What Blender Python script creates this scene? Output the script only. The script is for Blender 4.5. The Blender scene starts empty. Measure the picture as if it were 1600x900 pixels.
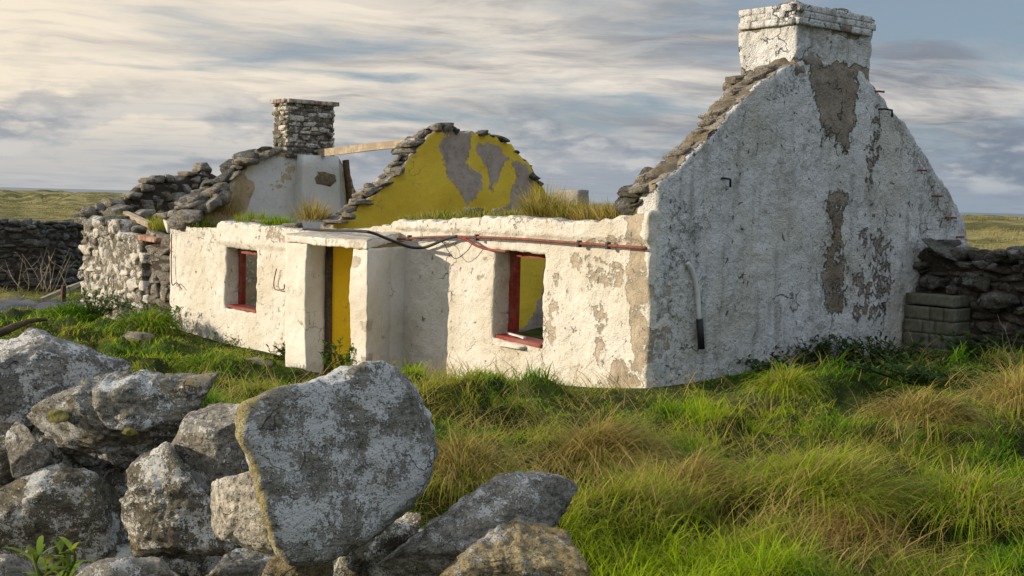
import bpy, bmesh, math, random
import numpy as np
from mathutils import Matrix, Vector

# ------------------------------------------------------------------ camera, sky, sun
# World: X along the cottage front (0 = right corner), Y into the cottage, Z up. Metres.
scene = bpy.context.scene
col = scene.collection
LENS_PX, EYE = 1900.0, np.array([10.46, -10.72, 2.24])
YAW_F = np.array([-0.7749, 0.6321, 0.0]); YAW_F /= np.linalg.norm(YAW_F)
YAW_R = np.array([YAW_F[1], -YAW_F[0], 0.0])
PITCH, ROLL = math.radians(4.1228), math.radians(1.5)
ZUP = np.array([0, 0, 1.0])
CF = YAW_F * math.cos(PITCH) - ZUP * math.sin(PITCH)
CU0 = ZUP * math.cos(PITCH) + YAW_F * math.sin(PITCH)
CR = YAW_R * math.cos(ROLL) + CU0 * math.sin(ROLL)
CU = -YAW_R * math.sin(ROLL) + CU0 * math.cos(ROLL)
cam = bpy.data.cameras.new("camera"); cam.lens = 36 * LENS_PX / 1600; cam.sensor_width = 36
cam.clip_start = 0.05; cam.clip_end = 60000
camo = bpy.data.objects.new("camera", cam); col.objects.link(camo)
camo.matrix_world = Matrix(((CR[0], CU[0], -CF[0], EYE[0]), (CR[1], CU[1], -CF[1], EYE[1]), (CR[2], CU[2], -CF[2], EYE[2]), (0, 0, 0, 1)))
scene.camera = camo

SUN_TRAVEL = np.array([0.70, 1.0, -0.315]); SUN_TRAVEL /= np.linalg.norm(SUN_TRAVEL)
SUN_DIR = -SUN_TRAVEL
SUN_EL = math.asin(SUN_DIR[2]); SUN_AZ = math.atan2(SUN_DIR[0], SUN_DIR[1])
sl = bpy.data.lights.new("sun", 'SUN'); sl.energy = 4.1; sl.angle = math.radians(0.6); sl.color = (1.0, 0.85, 0.64)
so = bpy.data.objects.new("sun", sl); col.objects.link(so)
so.rotation_euler = Vector(SUN_TRAVEL).to_track_quat('-Z', 'Y').to_euler()

scene.view_settings.view_transform = 'Standard'; scene.view_settings.look = 'None'
scene.view_settings.gamma = 1; scene.view_settings.exposure = 0.36; scene.view_settings.use_curve_mapping = False


class NT:
    """small node-tree builder"""
    def __init__(s, nt): s.nt = nt
    def n(s, typ, props=None, **inp):
        nd = s.nt.nodes.new(typ)
        for k, v in (props or {}).items(): setattr(nd, k, v)
        for k, v in inp.items():
            key = int(k[1:]) if k[0] == 'i' and k[1:].isdigit() else k.replace('_', ' ')
            s.set(nd.inputs[key], v)
        return nd
    def set(s, sock, v):
        if hasattr(v, 'is_output'): s.nt.links.new(v, sock)
        elif isinstance(v, bpy.types.Node): s.nt.links.new(v.outputs[0], sock)
        else:
            if isinstance(v, tuple) and len(v) == 3 and sock.type == 'RGBA': v = (*v, 1)
            sock.default_value = v
    def m(s, op, a, b=0.0, c=None):
        nd = s.n('ShaderNodeMath', {'operation': op}, i0=a, i1=b)
        if c is not None: s.set(nd.inputs[2], c)
        return nd.outputs[0]
    def noise(s, vec, scale, detail=4, rough=0.55, dist=0.0):
        return s.n('ShaderNodeTexNoise', Vector=vec, Scale=scale, Detail=detail, Roughness=rough, Distortion=dist).outputs[0]
    def step(s, v, lo, hi):
        return s.n('ShaderNodeMapRange', {'interpolation_type': 'SMOOTHSTEP'}, Value=v, i1=lo, i2=hi).outputs[0]
    def rng(s, v, a, b, lo, hi):
        return s.n('ShaderNodeMapRange', None, Value=v, i1=a, i2=b, i3=lo, i4=hi).outputs[0]
    def mix(s, f, a, b, bt='MIX'):
        nd = s.n('ShaderNodeMix', {'data_type': 'RGBA', 'blend_type': bt})
        s.set(nd.inputs[0], f); s.set(nd.inputs[6], a); s.set(nd.inputs[7], b)
        return nd.outputs[2]
    def mapping(s, vec, scale=(1, 1, 1), rot=(0, 0, 0), loc=(0, 0, 0)):
        return s.n('ShaderNodeMapping', None, Vector=vec, Scale=scale, Rotation=rot, Location=loc).outputs[0]


world = bpy.data.worlds.new("World"); scene.world = world; world.use_nodes = True
w = NT(world.node_tree); world.node_tree.nodes.clear()
SKY_S = 0.10
sky = w.n('ShaderNodeTexSky', {'sky_type': 'NISHITA', 'sun_disc': False, 'sun_elevation': SUN_EL, 'sun_rotation': SUN_AZ,
                               'altitude': 0, 'air_density': 1.0, 'dust_density': 0.6, 'ozone_density': 2.0})
tc = w.n('ShaderNodeTexCoord').outputs['Generated']
yaw = math.atan2(YAW_R[1], YAW_R[0])
tcr = w.mapping(tc, rot=(0, 0, -yaw))                       # x = to the right of the view, y = along it
sx = w.n('ShaderNodeSeparateXYZ', None, Vector=tcr)
dx, dy, dz = sx.outputs
zc = w.m('MAXIMUM', dz, 0.0)
den = w.m('ADD', zc, 0.085)
P = w.n('ShaderNodeCombineXYZ', None, X=w.m('DIVIDE', dx, den), Y=w.m('DIVIDE', dy, den)).outputs[0]   # the cloud deck seen in perspective
P1 = w.mapping(P, scale=(0.85, 0.85, 1), rot=(0, 0, math.radians(-14)), loc=(3.1, 1.7, 0))
warp = w.noise(P1, 0.7, 3, 0.5)
P1w = w.n('ShaderNodeVectorMath', {'operation': 'ADD'}, i0=P1, i1=w.n('ShaderNodeCombineXYZ', None, X=w.m('MULTIPLY', warp, 0.9), Y=w.m('MULTIPLY', warp, 1.1)).outputs[0]).outputs[0]
n_cov = w.noise(P1w, 0.85, 9, 0.56)
n_str = w.noise(w.mapping(P1w, scale=(0.85, 1.1, 1)), 1.5, 10, 0.60, 0.5)
n_big = w.noise(w.mapping(P, scale=(0.6, 0.8, 1), loc=(7.3, 2.2, 0)), 0.42, 3, 0.5)
side = w.rng(dx, -0.45, 0.45, 0.0, 1.0)                     # away from the sun's side
cover_v = w.m('ADD', w.m('ADD', n_cov, w.m('MULTIPLY', w.m('SUBTRACT', n_str, 0.5), 0.55)), w.m('MULTIPLY', side, -0.13))
high = w.step(dz, 0.22, 0.55)                               # overhead, out of frame: deck thinned and colours brightened to add ambient light
cover = w.m('MULTIPLY', w.step(w.m('ADD', cover_v, w.m('MULTIPLY', w.m('SUBTRACT', 0.5, side), 0.06)), 0.25, 0.50), w.m('SUBTRACT', 1.0, w.m('MULTIPLY', high, 0.55)))
thick = w.step(w.m('ADD', n_big, w.m('ADD', w.m('MULTIPLY', w.m('SUBTRACT', n_str, 0.5), 0.7), w.m('MULTIPLY', side, 0.10))), 0.44, 0.70)
C = lambda r, g, b: (r / SKY_S, g / SKY_S, b / SKY_S)
bright = w.mix(side, C(0.74, 0.645, 0.51), C(0.60, 0.575, 0.54))
grey = w.mix(side, C(0.37, 0.36, 0.35), C(0.155, 0.175, 0.215))
cloudc = w.mix(thick, bright, grey)
fine = w.noise(w.mapping(P1w, scale=(0.8, 1.35, 1), loc=(2, 5, 0)), 4.0, 7, 0.62)
cloudc = w.mix(w.m('MULTIPLY', w.step(fine, 0.42, 0.66), 0.28), cloudc, bright); cloudc = w.mix(w.m('MULTIPLY', w.step(fine, 0.54, 0.36), 0.24), cloudc, grey)
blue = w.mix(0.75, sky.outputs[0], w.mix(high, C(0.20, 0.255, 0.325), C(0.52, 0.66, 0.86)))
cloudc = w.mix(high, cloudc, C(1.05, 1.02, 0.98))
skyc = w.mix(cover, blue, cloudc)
# low cumulus bank and blue haze just over the horizon
az = w.n('ShaderNodeCombineXYZ', None, X=w.m('MULTIPLY', dx, 1.0), Y=w.m('MULTIPLY', dz, 2.6)).outputs[0]
n_cu = w.noise(az, 9.0, 7, 0.55)
band = w.m('MULTIPLY', w.step(dz, 0.004, 0.03), w.m('SUBTRACT', 1.0, w.step(dz, 0.05, 0.10)))
hz = w.mix(side, C(0.34, 0.36, 0.385), C(0.22, 0.27, 0.34))
lowf = w.m('MULTIPLY', w.m('SUBTRACT', 1.0, w.step(dz, 0.02, 0.075)), 0.72)
skyc = w.mix(lowf, skyc, hz)
cu = w.m('MULTIPLY', w.step(n_cu, 0.47, 0.56), band)
n_cu2 = w.noise(w.mapping(az, loc=(0, -0.035, 0)), 9.0, 7, 0.55)
cuc = w.mix(w.step(w.m('SUBTRACT', n_cu, n_cu2), -0.02, 0.14), w.mix(side, C(0.28, 0.30, 0.33), C(0.155, 0.19, 0.245)), w.mix(side, C(0.50, 0.48, 0.45), C(0.40, 0.415, 0.44)))
skyc = w.mix(w.m('MULTIPLY', cu, 0.92), skyc, cuc)
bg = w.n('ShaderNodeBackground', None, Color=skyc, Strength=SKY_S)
wo = w.n('ShaderNodeOutputWorld', None, Surface=bg.outputs[0])

# ------------------------------------------------------------------ geometry helpers
rnd = random.Random(7); RS = np.random.RandomState(11)


def pix(px, py):
    d = CF + CR * ((px - 800) / LENS_PX) - CU * ((py - 450) / LENS_PX); return d
def onX(px, py, x):
    d = pix(px, py); return EYE + d * ((x - EYE[0]) / d[0])
def onY(px, py, y):
    d = pix(px, py); return EYE + d * ((y - EYE[1]) / d[1])
def onZ(px, py, z):
    d = pix(px, py); return EYE + d * ((z - EYE[2]) / d[2])
def atD(px, py, D): return EYE + pix(px, py) * D


def _h(ix, iy, iz, seed):
    n = (ix.astype(np.int64) * 374761393 + iy.astype(np.int64) * 668265263 + iz.astype(np.int64) * 2147483647 + seed * 974634777) & 0xffffffff
    n = ((n ^ (n >> 13)) * 1274126177) & 0xffffffff
    n = ((n ^ (n >> 16)) * 2246822519) & 0xffffffff
    return ((n ^ (n >> 15)) & 0xffffff) / float(0xffffff) * 2 - 1
def vn(p, f=1.0, seed=0):
    p = np.asarray(p, float) * f; i = np.floor(p); q = p - i; q = q * q * q * (q * (q * 6 - 15) + 10); i = i.astype(np.int64)
    r = 0
    for a in (0, 1):
        wx = q[:, 0] if a else 1 - q[:, 0]
        for b in (0, 1):
            wy = q[:, 1] if b else 1 - q[:, 1]
            for c in (0, 1):
                wz = q[:, 2] if c else 1 - q[:, 2]
                r = r + wx * wy * wz * _h(i[:, 0] + a, i[:, 1] + b, i[:, 2] + c, seed)
    return r
def fbm(p, f=1.0, o=4, seed=0, g=0.5):
    r, a = 0, 1.0
    for k in range(o): r = r + a * vn(p, f, seed + k * 17); f *= 2.03; a *= g
    return r
def fbm3(p, f, o, seed): return np.stack([fbm(p, f, o, seed + 101 * k) for k in range(3)], 1)
def sstep(x, a, b):
    t = np.clip((x - a) / (b - a), 0, 1); return t * t * (3 - 2 * t)


def tag(o, label=None, cat=None, group=None, kind=None):
    if label: o['label'] = label
    if cat: o['category'] = cat
    if group: o['group'] = group
    if kind: o['kind'] = kind
    return o
def empty(name, loc=(0, 0, 0)):
    o = bpy.data.objects.new(name, None); o.location = loc; o.empty_display_size = 0.2; col.objects.link(o); return o
def mk(name, V, F, mat, parent=None, smooth=True, mask=None, origin=None):
    """one mesh object from vertex array and a face array (or a list of face arrays)"""
    V = np.asarray(V, float)
    if parent is not None: org = np.array(parent.matrix_basis.translation) if parent.parent is None else np.array(parent.matrix_basis.translation) + np.array(parent.parent.matrix_basis.translation)
    else: org = np.zeros(3)
    loc = (np.asarray(origin, float) if origin is not None else V.mean(0) * (1, 1, 0) + (0, 0, V[:, 2].min()))
    me = bpy.data.meshes.new(name)
    Fs = F if isinstance(F, list) else [F]
    Fs = [np.asarray(f, np.int64) for f in Fs if len(f)]
    li = np.concatenate([f.ravel() for f in Fs]); tot = np.concatenate([np.full(len(f), f.shape[1]) for f in Fs])
    st = np.concatenate([[0], np.cumsum(tot)[:-1]])
    me.vertices.add(len(V)); me.vertices.foreach_set('co', (V - loc).astype(np.float32).ravel())
    me.loops.add(len(li)); me.loops.foreach_set('vertex_index', li.astype(np.int32))
    me.polygons.add(len(tot)); me.polygons.foreach_set('loop_start', st.astype(np.int32)); me.polygons.foreach_set('loop_total', tot.astype(np.int32))
    me.update(calc_edges=True)
    me.polygons.foreach_set('use_smooth', np.full(len(tot), smooth))
    if mask is not None:
        a = me.color_attributes.new('mask', 'FLOAT_COLOR', 'POINT')
        m = np.ones((len(V), 4), np.float32); m[:, :mask.shape[1]] = mask; a.data.foreach_set('color', m.ravel())
    me.materials.append(mat); me.validate()
    o = bpy.data.objects.new(name, me); col.objects.link(o)
    if parent is not None: o.parent = parent
    o.location = loc - org
    return o
def join(parts):
    """[(V, F or [F..])] -> V, [F]"""
    V, F, n = [], {}, 0
    for v, f in parts:
        for ff in (f if isinstance(f, list) else [f]):
            if len(ff): ff = np.asarray(ff); F.setdefault(ff.shape[1], []).append(ff + n)
        V.append(v); n += len(v)
    return np.concatenate(V), [np.concatenate(x) for x in F.values()]
def lap(V, F, it, k=0.5):
    Fs = F if isinstance(F, list) else [F]
    E = np.concatenate([np.concatenate([np.stack([f[:, i], f[:, (i + 1) % f.shape[1]]], 1) for i in range(f.shape[1])]) for f in Fs])
    for _ in range(it):
        S = np.zeros_like(V); c = np.zeros(len(V))
        for a, b in ((0, 1), (1, 0)):
            np.add.at(S, E[:, a], V[E[:, b]]); np.add.at(c, E[:, a], 1)
        V = V * (1 - k) + k * S / np.maximum(c, 1)[:, None]
    return V
def tube(pts, r, seg=8, cap=True):
    pts = np.asarray(pts, float); n = len(pts); r = np.broadcast_to(r, n)
    T = np.gradient(pts, axis=0); T /= np.linalg.norm(T, axis=1)[:, None] + 1e-12
    up = np.array([0, 0, 1.0]) if abs(T[0, 2]) < 0.9 else np.array([1.0, 0, 0]); V = []
    for i in range(n):
        a = np.cross(T[i], up); a /= np.linalg.norm(a); b = np.cross(a, T[i]); up = b
        for k in range(seg):
            t = 2 * math.pi * k / seg; V.append(pts[i] + r[i] * (math.cos(t) * a + math.sin(t) * b))
    F = [[i * seg + k, i * seg + (k + 1) % seg, (i + 1) * seg + (k + 1) % seg, (i + 1) * seg + k] for i in range(n - 1) for k in range(seg)]
    T3 = []
    if cap:
        V.append(pts[0]); V.append(pts[-1]); a, b = n * seg, n * seg + 1
        for k in range(seg): T3.append([a, (k + 1) % seg, k]); T3.append([b, (n - 1) * seg + k, (n - 1) * seg + (k + 1) % seg])
    return np.array(V), [np.array(F)] + ([np.array(T3)] if T3 else [])
def spline(pts, n):
    pts = np.asarray(pts, float); t = np.linspace(0, len(pts) - 1, n); i = np.clip(t.astype(int), 0, len(pts) - 2); f = (t - i)[:, None]
    p = lambda k: pts[np.clip(k, 0, len(pts) - 1)]
    a, b, c, d = p(i - 1), p(i), p(i + 1), p(i + 2)
    return 0.5 * (2 * b + (c - a) * f + (2 * a - 5 * b + 4 * c - d) * f ** 2 + (3 * b - a - 3 * c + d) * f ** 3)
_ico = {}
def ico(k):
    if k not in _ico:
        bm = bmesh.new(); bmesh.ops.create_icosphere(bm, subdivisions=k, radius=1); bm.verts.index_update()
        _ico[k] = (np.array([v.co[:] for v in bm.verts]), np.array([[v.index for v in f.verts] for f in bm.faces])); bm.free()
    return _ico[k]
def boxgrid(n):
    """cube [-1,1]^3 with n x n faces per side, welded"""
    key = ('b', n)
    if key not in _ico:
        idx, V, F = {}, [], []
        def vi(p):
            q = tuple(int(round(x)) for x in p)
            if q not in idx: idx[q] = len(V); V.append([x / n * 2 - 1 for x in q])
            return idx[q]
        for ax in range(3):
            b, c = (ax + 1) % 3, (ax + 2) % 3
            for side_ in (0, n):
                for i in range(n):
                    for j in range(n):
                        cs = [(i, j), (i + 1, j), (i + 1, j + 1), (i, j + 1)]
                        if side_ == 0: cs = cs[::-1]
                        q = []
                        for (s, t) in cs:
                            p = [0, 0, 0]; p[ax] = side_; p[b] = s; p[c] = t; q.append(vi(p))
                        F.append(q)
        _ico[key] = (np.array(V), np.array(F))
    return _ico[key]
def brick(size, seed, n=3, rough=0.035):
    V, F = boxgrid(n); return (V + fbm3(V + seed * 3.7, 1.6, 2, seed % 997) * rough) * np.asarray(size), F
def stone(size, seed, n=4, rough=0.12, round_=0.6):
    """rounded, chipped stone of the given half sizes"""
    V, F = boxgrid(n); S = V / np.linalg.norm(V, axis=1)[:, None]
    P = V * (1 - round_) + S * round_ * 1.08
    r = np.random.RandomState(seed % 100000)
    for _ in range(5):
        nn = r.normal(size=3); nn /= np.linalg.norm(nn); o = r.uniform(0.62, 0.95); d = np.maximum(P @ nn - o, 0); P = P - d[:, None] * nn
    P = P + fbm3(P + seed * 3.7, 1.3, 2, seed % 997) * rough
    return P * np.asarray(size), F
def rotz(V, a):
    c, s = math.cos(a), math.sin(a); return V @ np.array([[c, s, 0], [-s, c, 0], [0, 0, 1]])
def inpoly(U, Z, poly):
    r = np.zeros(len(U), bool); n = len(poly)
    for i in range(n):
        x1, y1 = poly[i]; x2, y2 = poly[(i + 1) % n]
        c = ((y1 > Z) != (y2 > Z)) & (U < (x2 - x1) * (Z - y1) / (y2 - y1 + 1e-12) + x1); r ^= c
    return r


def wall(u0, u1, zb, top, thick, cell=0.06, openings=(), smooth=2, layers=None, breaks=()):
    """a slab in (u, w, z) with a free top line and openings (u0,u1,z0,z1); returns V(u,w,z), F"""
    ub = sorted({u0, u1, *[x for o in openings for x in o[:2]], *breaks})
    us = np.concatenate([np.linspace(a, b, max(2, int(math.ceil((b - a) / cell)) + 1))[:-1] for a, b in zip(ub, ub[1:])] + [[u1]])
    zk = sorted({zb, *[x for o in openings for x in o[2:]]})
    tt = np.array([top(u) for u in us]); rows = []
    for a, b in zip(zk, zk[1:]):
        for t in np.linspace(0, 1, max(2, int(math.ceil((b - a) / cell)) + 1))[:-1]: rows.append(np.full(len(us), a + (b - a) * t))
    nt_ = max(3, int(math.ceil((tt.max() - zk[-1]) / cell)))
    for t in np.linspace(0, 1, nt_ + 1): rows.append(zk[-1] + (tt - zk[-1]) * t)
    Z = np.array(rows).T; nu, nv = Z.shape; k = layers or max(2, int(thick / cell))
    keep = np.ones((nu - 1, nv - 1), bool); um = (us[:-1] + us[1:]) / 2
    zrow = Z[0] if not openings else Z.min(0); zm = (Z[:, :-1] + Z[:, 1:]) / 2
    for (a, b, c, d) in openings:
        keep &= ~((um[:, None] > a) & (um[:, None] < b) & (zm[:-1] > c - 1e-6) & (zm[:-1] < d + 1e-6))
    I = np.arange(nu * nv * (k + 1)).reshape(nu, nv, k + 1)
    V = np.zeros((nu, nv, k + 1, 3)); V[..., 0] = us[:, None, None]; V[..., 1] = np.linspace(0, thick, k + 1)[None, None]; V[..., 2] = Z[:, :, None]
    F = []; i, j = np.nonzero(keep)
    F.append(np.stack([I[i, j, 0], I[i + 1, j, 0], I[i + 1, j + 1, 0], I[i, j + 1, 0]], 1))
    F.append(np.stack([I[i, j, k], I[i, j + 1, k], I[i + 1, j + 1, k], I[i + 1, j, k]], 1))
    Kp = np.zeros((nu + 1, nv + 1), bool); Kp[1:-1, 1:-1] = keep
    for l in range(k):
        for i in range(nu):      # vertical-line faces between cells i-1 and i
            a, b = Kp[i, 1:-1], Kp[i + 1, 1:-1]
            j = np.nonzero(b & ~a)[0]
            if len(j): F.append(np.stack([I[i, j, l], I[i, j + 1, l], I[i, j + 1, l + 1], I[i, j, l + 1]], 1))
            j = np.nonzero(a & ~b)[0]
            if len(j): F.append(np.stack([I[i, j, l], I[i, j, l + 1], I[i, j + 1, l + 1], I[i, j + 1, l]], 1))
        for j in range(nv):
            a, b = Kp[1:-1, j], Kp[1:-1, j + 1]
            i = np.nonzero(b & ~a)[0]
            if len(i): F.append(np.stack([I[i, j, l], I[i, j, l + 1], I[i + 1, j, l + 1], I[i + 1, j, l]], 1))
            i = np.nonzero(a & ~b)[0]
            if len(i): F.append(np.stack([I[i, j, l], I[i + 1, j, l], I[i + 1, j, l + 1], I[i, j, l + 1]], 1))
    F = np.concatenate(F); V = V.reshape(-1, 3)
    used = np.unique(F); re = np.zeros(len(V), int); re[used] = np.arange(len(used)); V, F = V[used], re[F]
    if smooth: V = lap(V, F, smooth)
    return V, F
def interp(pts):
    p = np.array(pts, float); return lambda u: float(np.interp(u, p[:, 0], p[:, 1]))

# ------------------------------------------------------------------ materials
def newmat(name):
    m = bpy.data.materials.new(name); m.use_nodes = True; m.node_tree.nodes.clear(); return m, NT(m.node_tree)
def finish(t, colr, rough=0.9, bump=None, strength=0.5, dist=0.02, spec=0.25, extra=None):
    b = t.n('ShaderNodeBsdfPrincipled', None, Base_Color=colr, Roughness=rough); b.inputs['Specular IOR Level'].default_value = spec
    if bump is not None:
        bn = t.n('ShaderNodeBump', None, Height=bump, Strength=strength, Distance=dist); t.set(b.inputs['Normal'], bn.outputs[0])
    t.n('ShaderNodeOutputMaterial', None, Surface=b.outputs[0])
def plaster(name, white, render, stonec, lump=1.0, pit=0.5, speck=0.0):
    """limewash over render over stone. mask: R = washed off to the render, G = grey lichen and grime, B = brown stain"""
    m, t = newmat(name); g = t.n('ShaderNodeNewGeometry').outputs['Position']
    at = t.n('ShaderNodeAttribute', {'attribute_name': 'mask'}); s = t.n('ShaderNodeSeparateColor', None, Color=at.outputs['Color'])
    R, G, B = s.outputs
    n1 = t.noise(g, 3.0, 9, 0.62); n2 = t.noise(g, 14.0, 7, 0.65); n3 = t.noise(g, 45.0, 5, 0.6); nb = t.noise(g, 0.9, 4, 0.5)
    mixn = t.m('ADD', t.m('MULTIPLY', t.m('SUBTRACT', n1, 0.5), 1.1), t.m('MULTIPLY', t.m('SUBTRACT', n2, 0.5), 0.7))
    peel = t.step(t.m('ADD', R, mixn), 0.46, 0.56)
    deep = t.step(t.m('ADD', R, t.m('ADD', t.m('MULTIPLY', t.m('SUBTRACT', n2, 0.5), 1.6), t.m('MULTIPLY', t.m('SUBTRACT', nb, 0.5), 0.8))), 0.95, 1.15)
    wv = t.mix(t.step(nb, 0.35, 0.7), white, tuple(c * f for c, f in zip(white, (0.84, 0.80, 0.72))))
    wv = t.mix(t.m('MULTIPLY', t.step(n2, 0.5, 0.75), 0.30), wv, tuple(c * f for c, f in zip(white, (0.62, 0.58, 0.5))))
    rv = t.mix(t.step(n2, 0.35, 0.70), render, tuple(c * 0.72 for c in render)); rv = t.mix(t.step(n1, 0.4, 0.65), rv, tuple(min(1, c * 1.2) for c in render))
    c = t.mix(peel, wv, rv); c = t.mix(deep, c, t.mix(n3, stonec, tuple(x * 0.45 for x in stonec)))
    if speck:
        ns = t.noise(t.mapping(g, scale=(3.0, 3.0, 0.45)), 1.6, 6, 0.6); c = t.mix(t.m('MULTIPLY', t.step(ns, 0.50, 0.70), 0.60), c, (0.30, 0.285, 0.25))
        c = t.mix(t.m('MULTIPLY', t.m('MULTIPLY', t.step(t.noise(t.mapping(g, loc=(4, 2, 7)), 8.0, 8, 0.72), 0.44, 0.62), t.step(t.noise(t.mapping(g, loc=(1, 9, 3), scale=(1, 1, 0.6)), 1.1, 5, 0.6), 0.42, 0.64)), 0.62), c, (0.30, 0.295, 0.275))
    gm = t.step(t.m('ADD', G, t.m('ADD', t.m('MULTIPLY', t.m('SUBTRACT', n2, 0.5), 1.5), t.m('MULTIPLY', t.m('SUBTRACT', n3, 0.5), 0.9))), 0.40, 0.75)
    c = t.mix(t.m('MULTIPLY', gm, 0.8), c, t.mix(n1, (0.13, 0.125, 0.11), (0.22, 0.215, 0.19)))
    bmk = t.m('MULTIPLY', t.step(t.m('ADD', B, mixn), 0.3, 0.8), 0.65)
    c = t.mix(bmk, c, (0.20, 0.135, 0.07))
    # chips and cracks of the coat
    vor = t.n('ShaderNodeTexVoronoi', {'feature': 'DISTANCE_TO_EDGE'}, Vector=t.n('ShaderNodeVectorMath', {'operation': 'ADD'}, i0=g, i1=t.n('ShaderNodeVectorMath', {'operation': 'SCALE'}, i0=t.n('ShaderNodeTexNoise', None, Vector=g, Scale=4.0, Detail=4.0).outputs[1], Scale=0.5).outputs[0]).outputs[0], Scale=1.7).outputs[0]
    crack = t.m('MULTIPLY', t.m('SUBTRACT', 1.0, t.step(vor, 0.004, 0.018)), t.step(t.noise(g, 1.3, 3, 0.5), 0.60 if speck else 0.54, 0.66))
    chipn = t.noise(t.mapping(g, scale=(1, 1, 0.75)), 9.0, 5, 0.7, 0.6)
    chip = t.m('MULTIPLY', t.step(chipn, 0.655 - 0.03 * pit, 0.68), pit)
    c = t.mix(t.m('MAXIMUM', t.m('MULTIPLY', crack, 0.7), t.m('MULTIPLY', chip, 0.8)), c, (0.16, 0.13, 0.10))
    if speck: c = t.mix(t.m('MULTIPLY', t.step(n3, 0.60, 0.72), speck), c, (0.10, 0.10, 0.095))
    h = t.m('ADD', t.m('MULTIPLY', n2, 0.9), t.m('MULTIPLY', n3, 0.45))
    h = t.m('SUBTRACT', h, t.m('ADD', t.m('MULTIPLY', peel, 0.6), t.m('ADD', t.m('MULTIPLY', crack, 0.6), t.m('MULTIPLY', chip, 0.7))))
    finish(t, c, 0.93, h, 1.0 * lump, 0.045)
    return m
def rockmat(name, dark, light, lich=0.5, ochre=0.2, strata=(0, 0, 0), wash=0.0, lich_c=(0.50, 0.51, 0.50), scale=1.0):
    m, t = newmat(name); o = t.n('ShaderNodeTexCoord').outputs['Object']
    at = t.n('ShaderNodeAttribute', {'attribute_name': 'mask'}); s = t.n('ShaderNodeSeparateColor', None, Color=at.outputs['Color'])
    v = t.mapping(o, scale=(scale,) * 3); sv = t.mapping(o, scale=(1.3 * scale, 1.3 * scale, 4 * scale), rot=strata)
    n1 = t.noise(v, 5, 8, 0.62); n2 = t.noise(v, 22, 7, 0.68); n3 = t.noise(v, 80, 4, 0.6); ns = t.noise(sv, 4.0, 7, 0.62, 0.5); nl = t.noise(t.mapping(v, loc=(5, 3, 1)), 3.1, 7, 0.66); ny = t.noise(t.mapping(v, loc=(1, 8, 4)), 2.4, 6, 0.6)
    c = t.mix(t.step(ns, 0.3, 0.68), dark, light); c = t.mix(t.step(n2, 0.38, 0.7), c, tuple(x * 0.45 for x in dark))
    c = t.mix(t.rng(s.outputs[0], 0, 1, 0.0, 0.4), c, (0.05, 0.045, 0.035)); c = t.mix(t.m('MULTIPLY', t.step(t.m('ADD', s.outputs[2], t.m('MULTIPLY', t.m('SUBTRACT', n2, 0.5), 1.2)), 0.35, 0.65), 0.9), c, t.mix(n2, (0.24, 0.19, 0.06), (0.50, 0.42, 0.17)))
    c = t.mix(t.m('MULTIPLY', t.step(ny, 0.62 - 0.2 * ochre, 0.74 - 0.14 * ochre), min(1, 0.35 + ochre)), c, t.mix(n2, (0.17, 0.12, 0.035), (0.30, 0.235, 0.095)))
    li = t.step(t.m('ADD', t.m('MULTIPLY_ADD', nl, 1.7, -0.35), t.m('ADD', t.m('MULTIPLY', t.m('SUBTRACT', n2, 0.5), 1.05), t.m('MULTIPLY', t.m('SUBTRACT', n3, 0.5), 0.7))), 0.70 - 0.30 * lich, 0.78 - 0.28 * lich)
    c = t.mix(t.m('MULTIPLY', t.m('MULTIPLY', li, 0.9), t.m('SUBTRACT', 1.0, t.m('MULTIPLY', s.outputs[2], 0.8))), c, t.mix(n3, tuple(x * 0.7 for x in lich_c), lich_c))
    if wash: 
        wm = t.step(t.m('ADD', s.outputs[1], t.m('ADD', t.m('MULTIPLY', t.m('SUBTRACT', n2, 0.5), 1.1), t.m('MULTIPLY', t.m('SUBTRACT', n1, 0.5), 1.4))), 0.45, 0.6)
        c = t.mix(t.m('MULTIPLY', wm, wash), c, (0.70, 0.66, 0.58))
    wp = t.n('ShaderNodeVectorMath', {'operation': 'ADD'}, i0=v, i1=t.n('ShaderNodeVectorMath', {'operation': 'SCALE'}, i0=t.n('ShaderNodeTexNoise', None, Vector=v, Scale=2.5, Detail=5.0).outputs[1], Scale=0.9).outputs[0]).outputs[0]
    ve = t.n('ShaderNodeTexVoronoi', {'feature': 'DISTANCE_TO_EDGE'}, Vector=t.mapping(wp, scale=(0.8, 0.8, 2.2), rot=strata), Scale=1.6).outputs[0]
    crk = t.m('MULTIPLY', t.m('SUBTRACT', 1.0, t.step(ve, 0.004, 0.03)), t.step(t.noise(t.mapping(v, loc=(7, 1, 2)), 1.6, 3, 0.5), 0.48, 0.60)); c = t.mix(t.m('MULTIPLY', crk, 0.8), c, (0.03, 0.028, 0.022))
    pit_ = t.step(t.noise(t.mapping(v, loc=(2, 2, 9)), 55, 3, 0.5), 0.60, 0.68); c = t.mix(t.m('MULTIPLY', pit_, 0.65), c, (0.05, 0.045, 0.035))
    h = t.m('ADD', t.m('MULTIPLY', n1, 0.5), t.m('ADD', t.m('MULTIPLY', ns, 0.8), t.m('ADD', t.m('MULTIPLY', n2, 0.55), t.m('MULTIPLY', n3, 0.2))))
    h = t.m('SUBTRACT', t.m('ADD', h, t.m('MULTIPLY', li, 0.08)), t.m('ADD', t.m('MULTIPLY', crk, 0.6), t.m('MULTIPLY', pit_, 0.25)))
    finish(t, c, 0.9, h, 1.0, 0.055 / scale)
    return m
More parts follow.
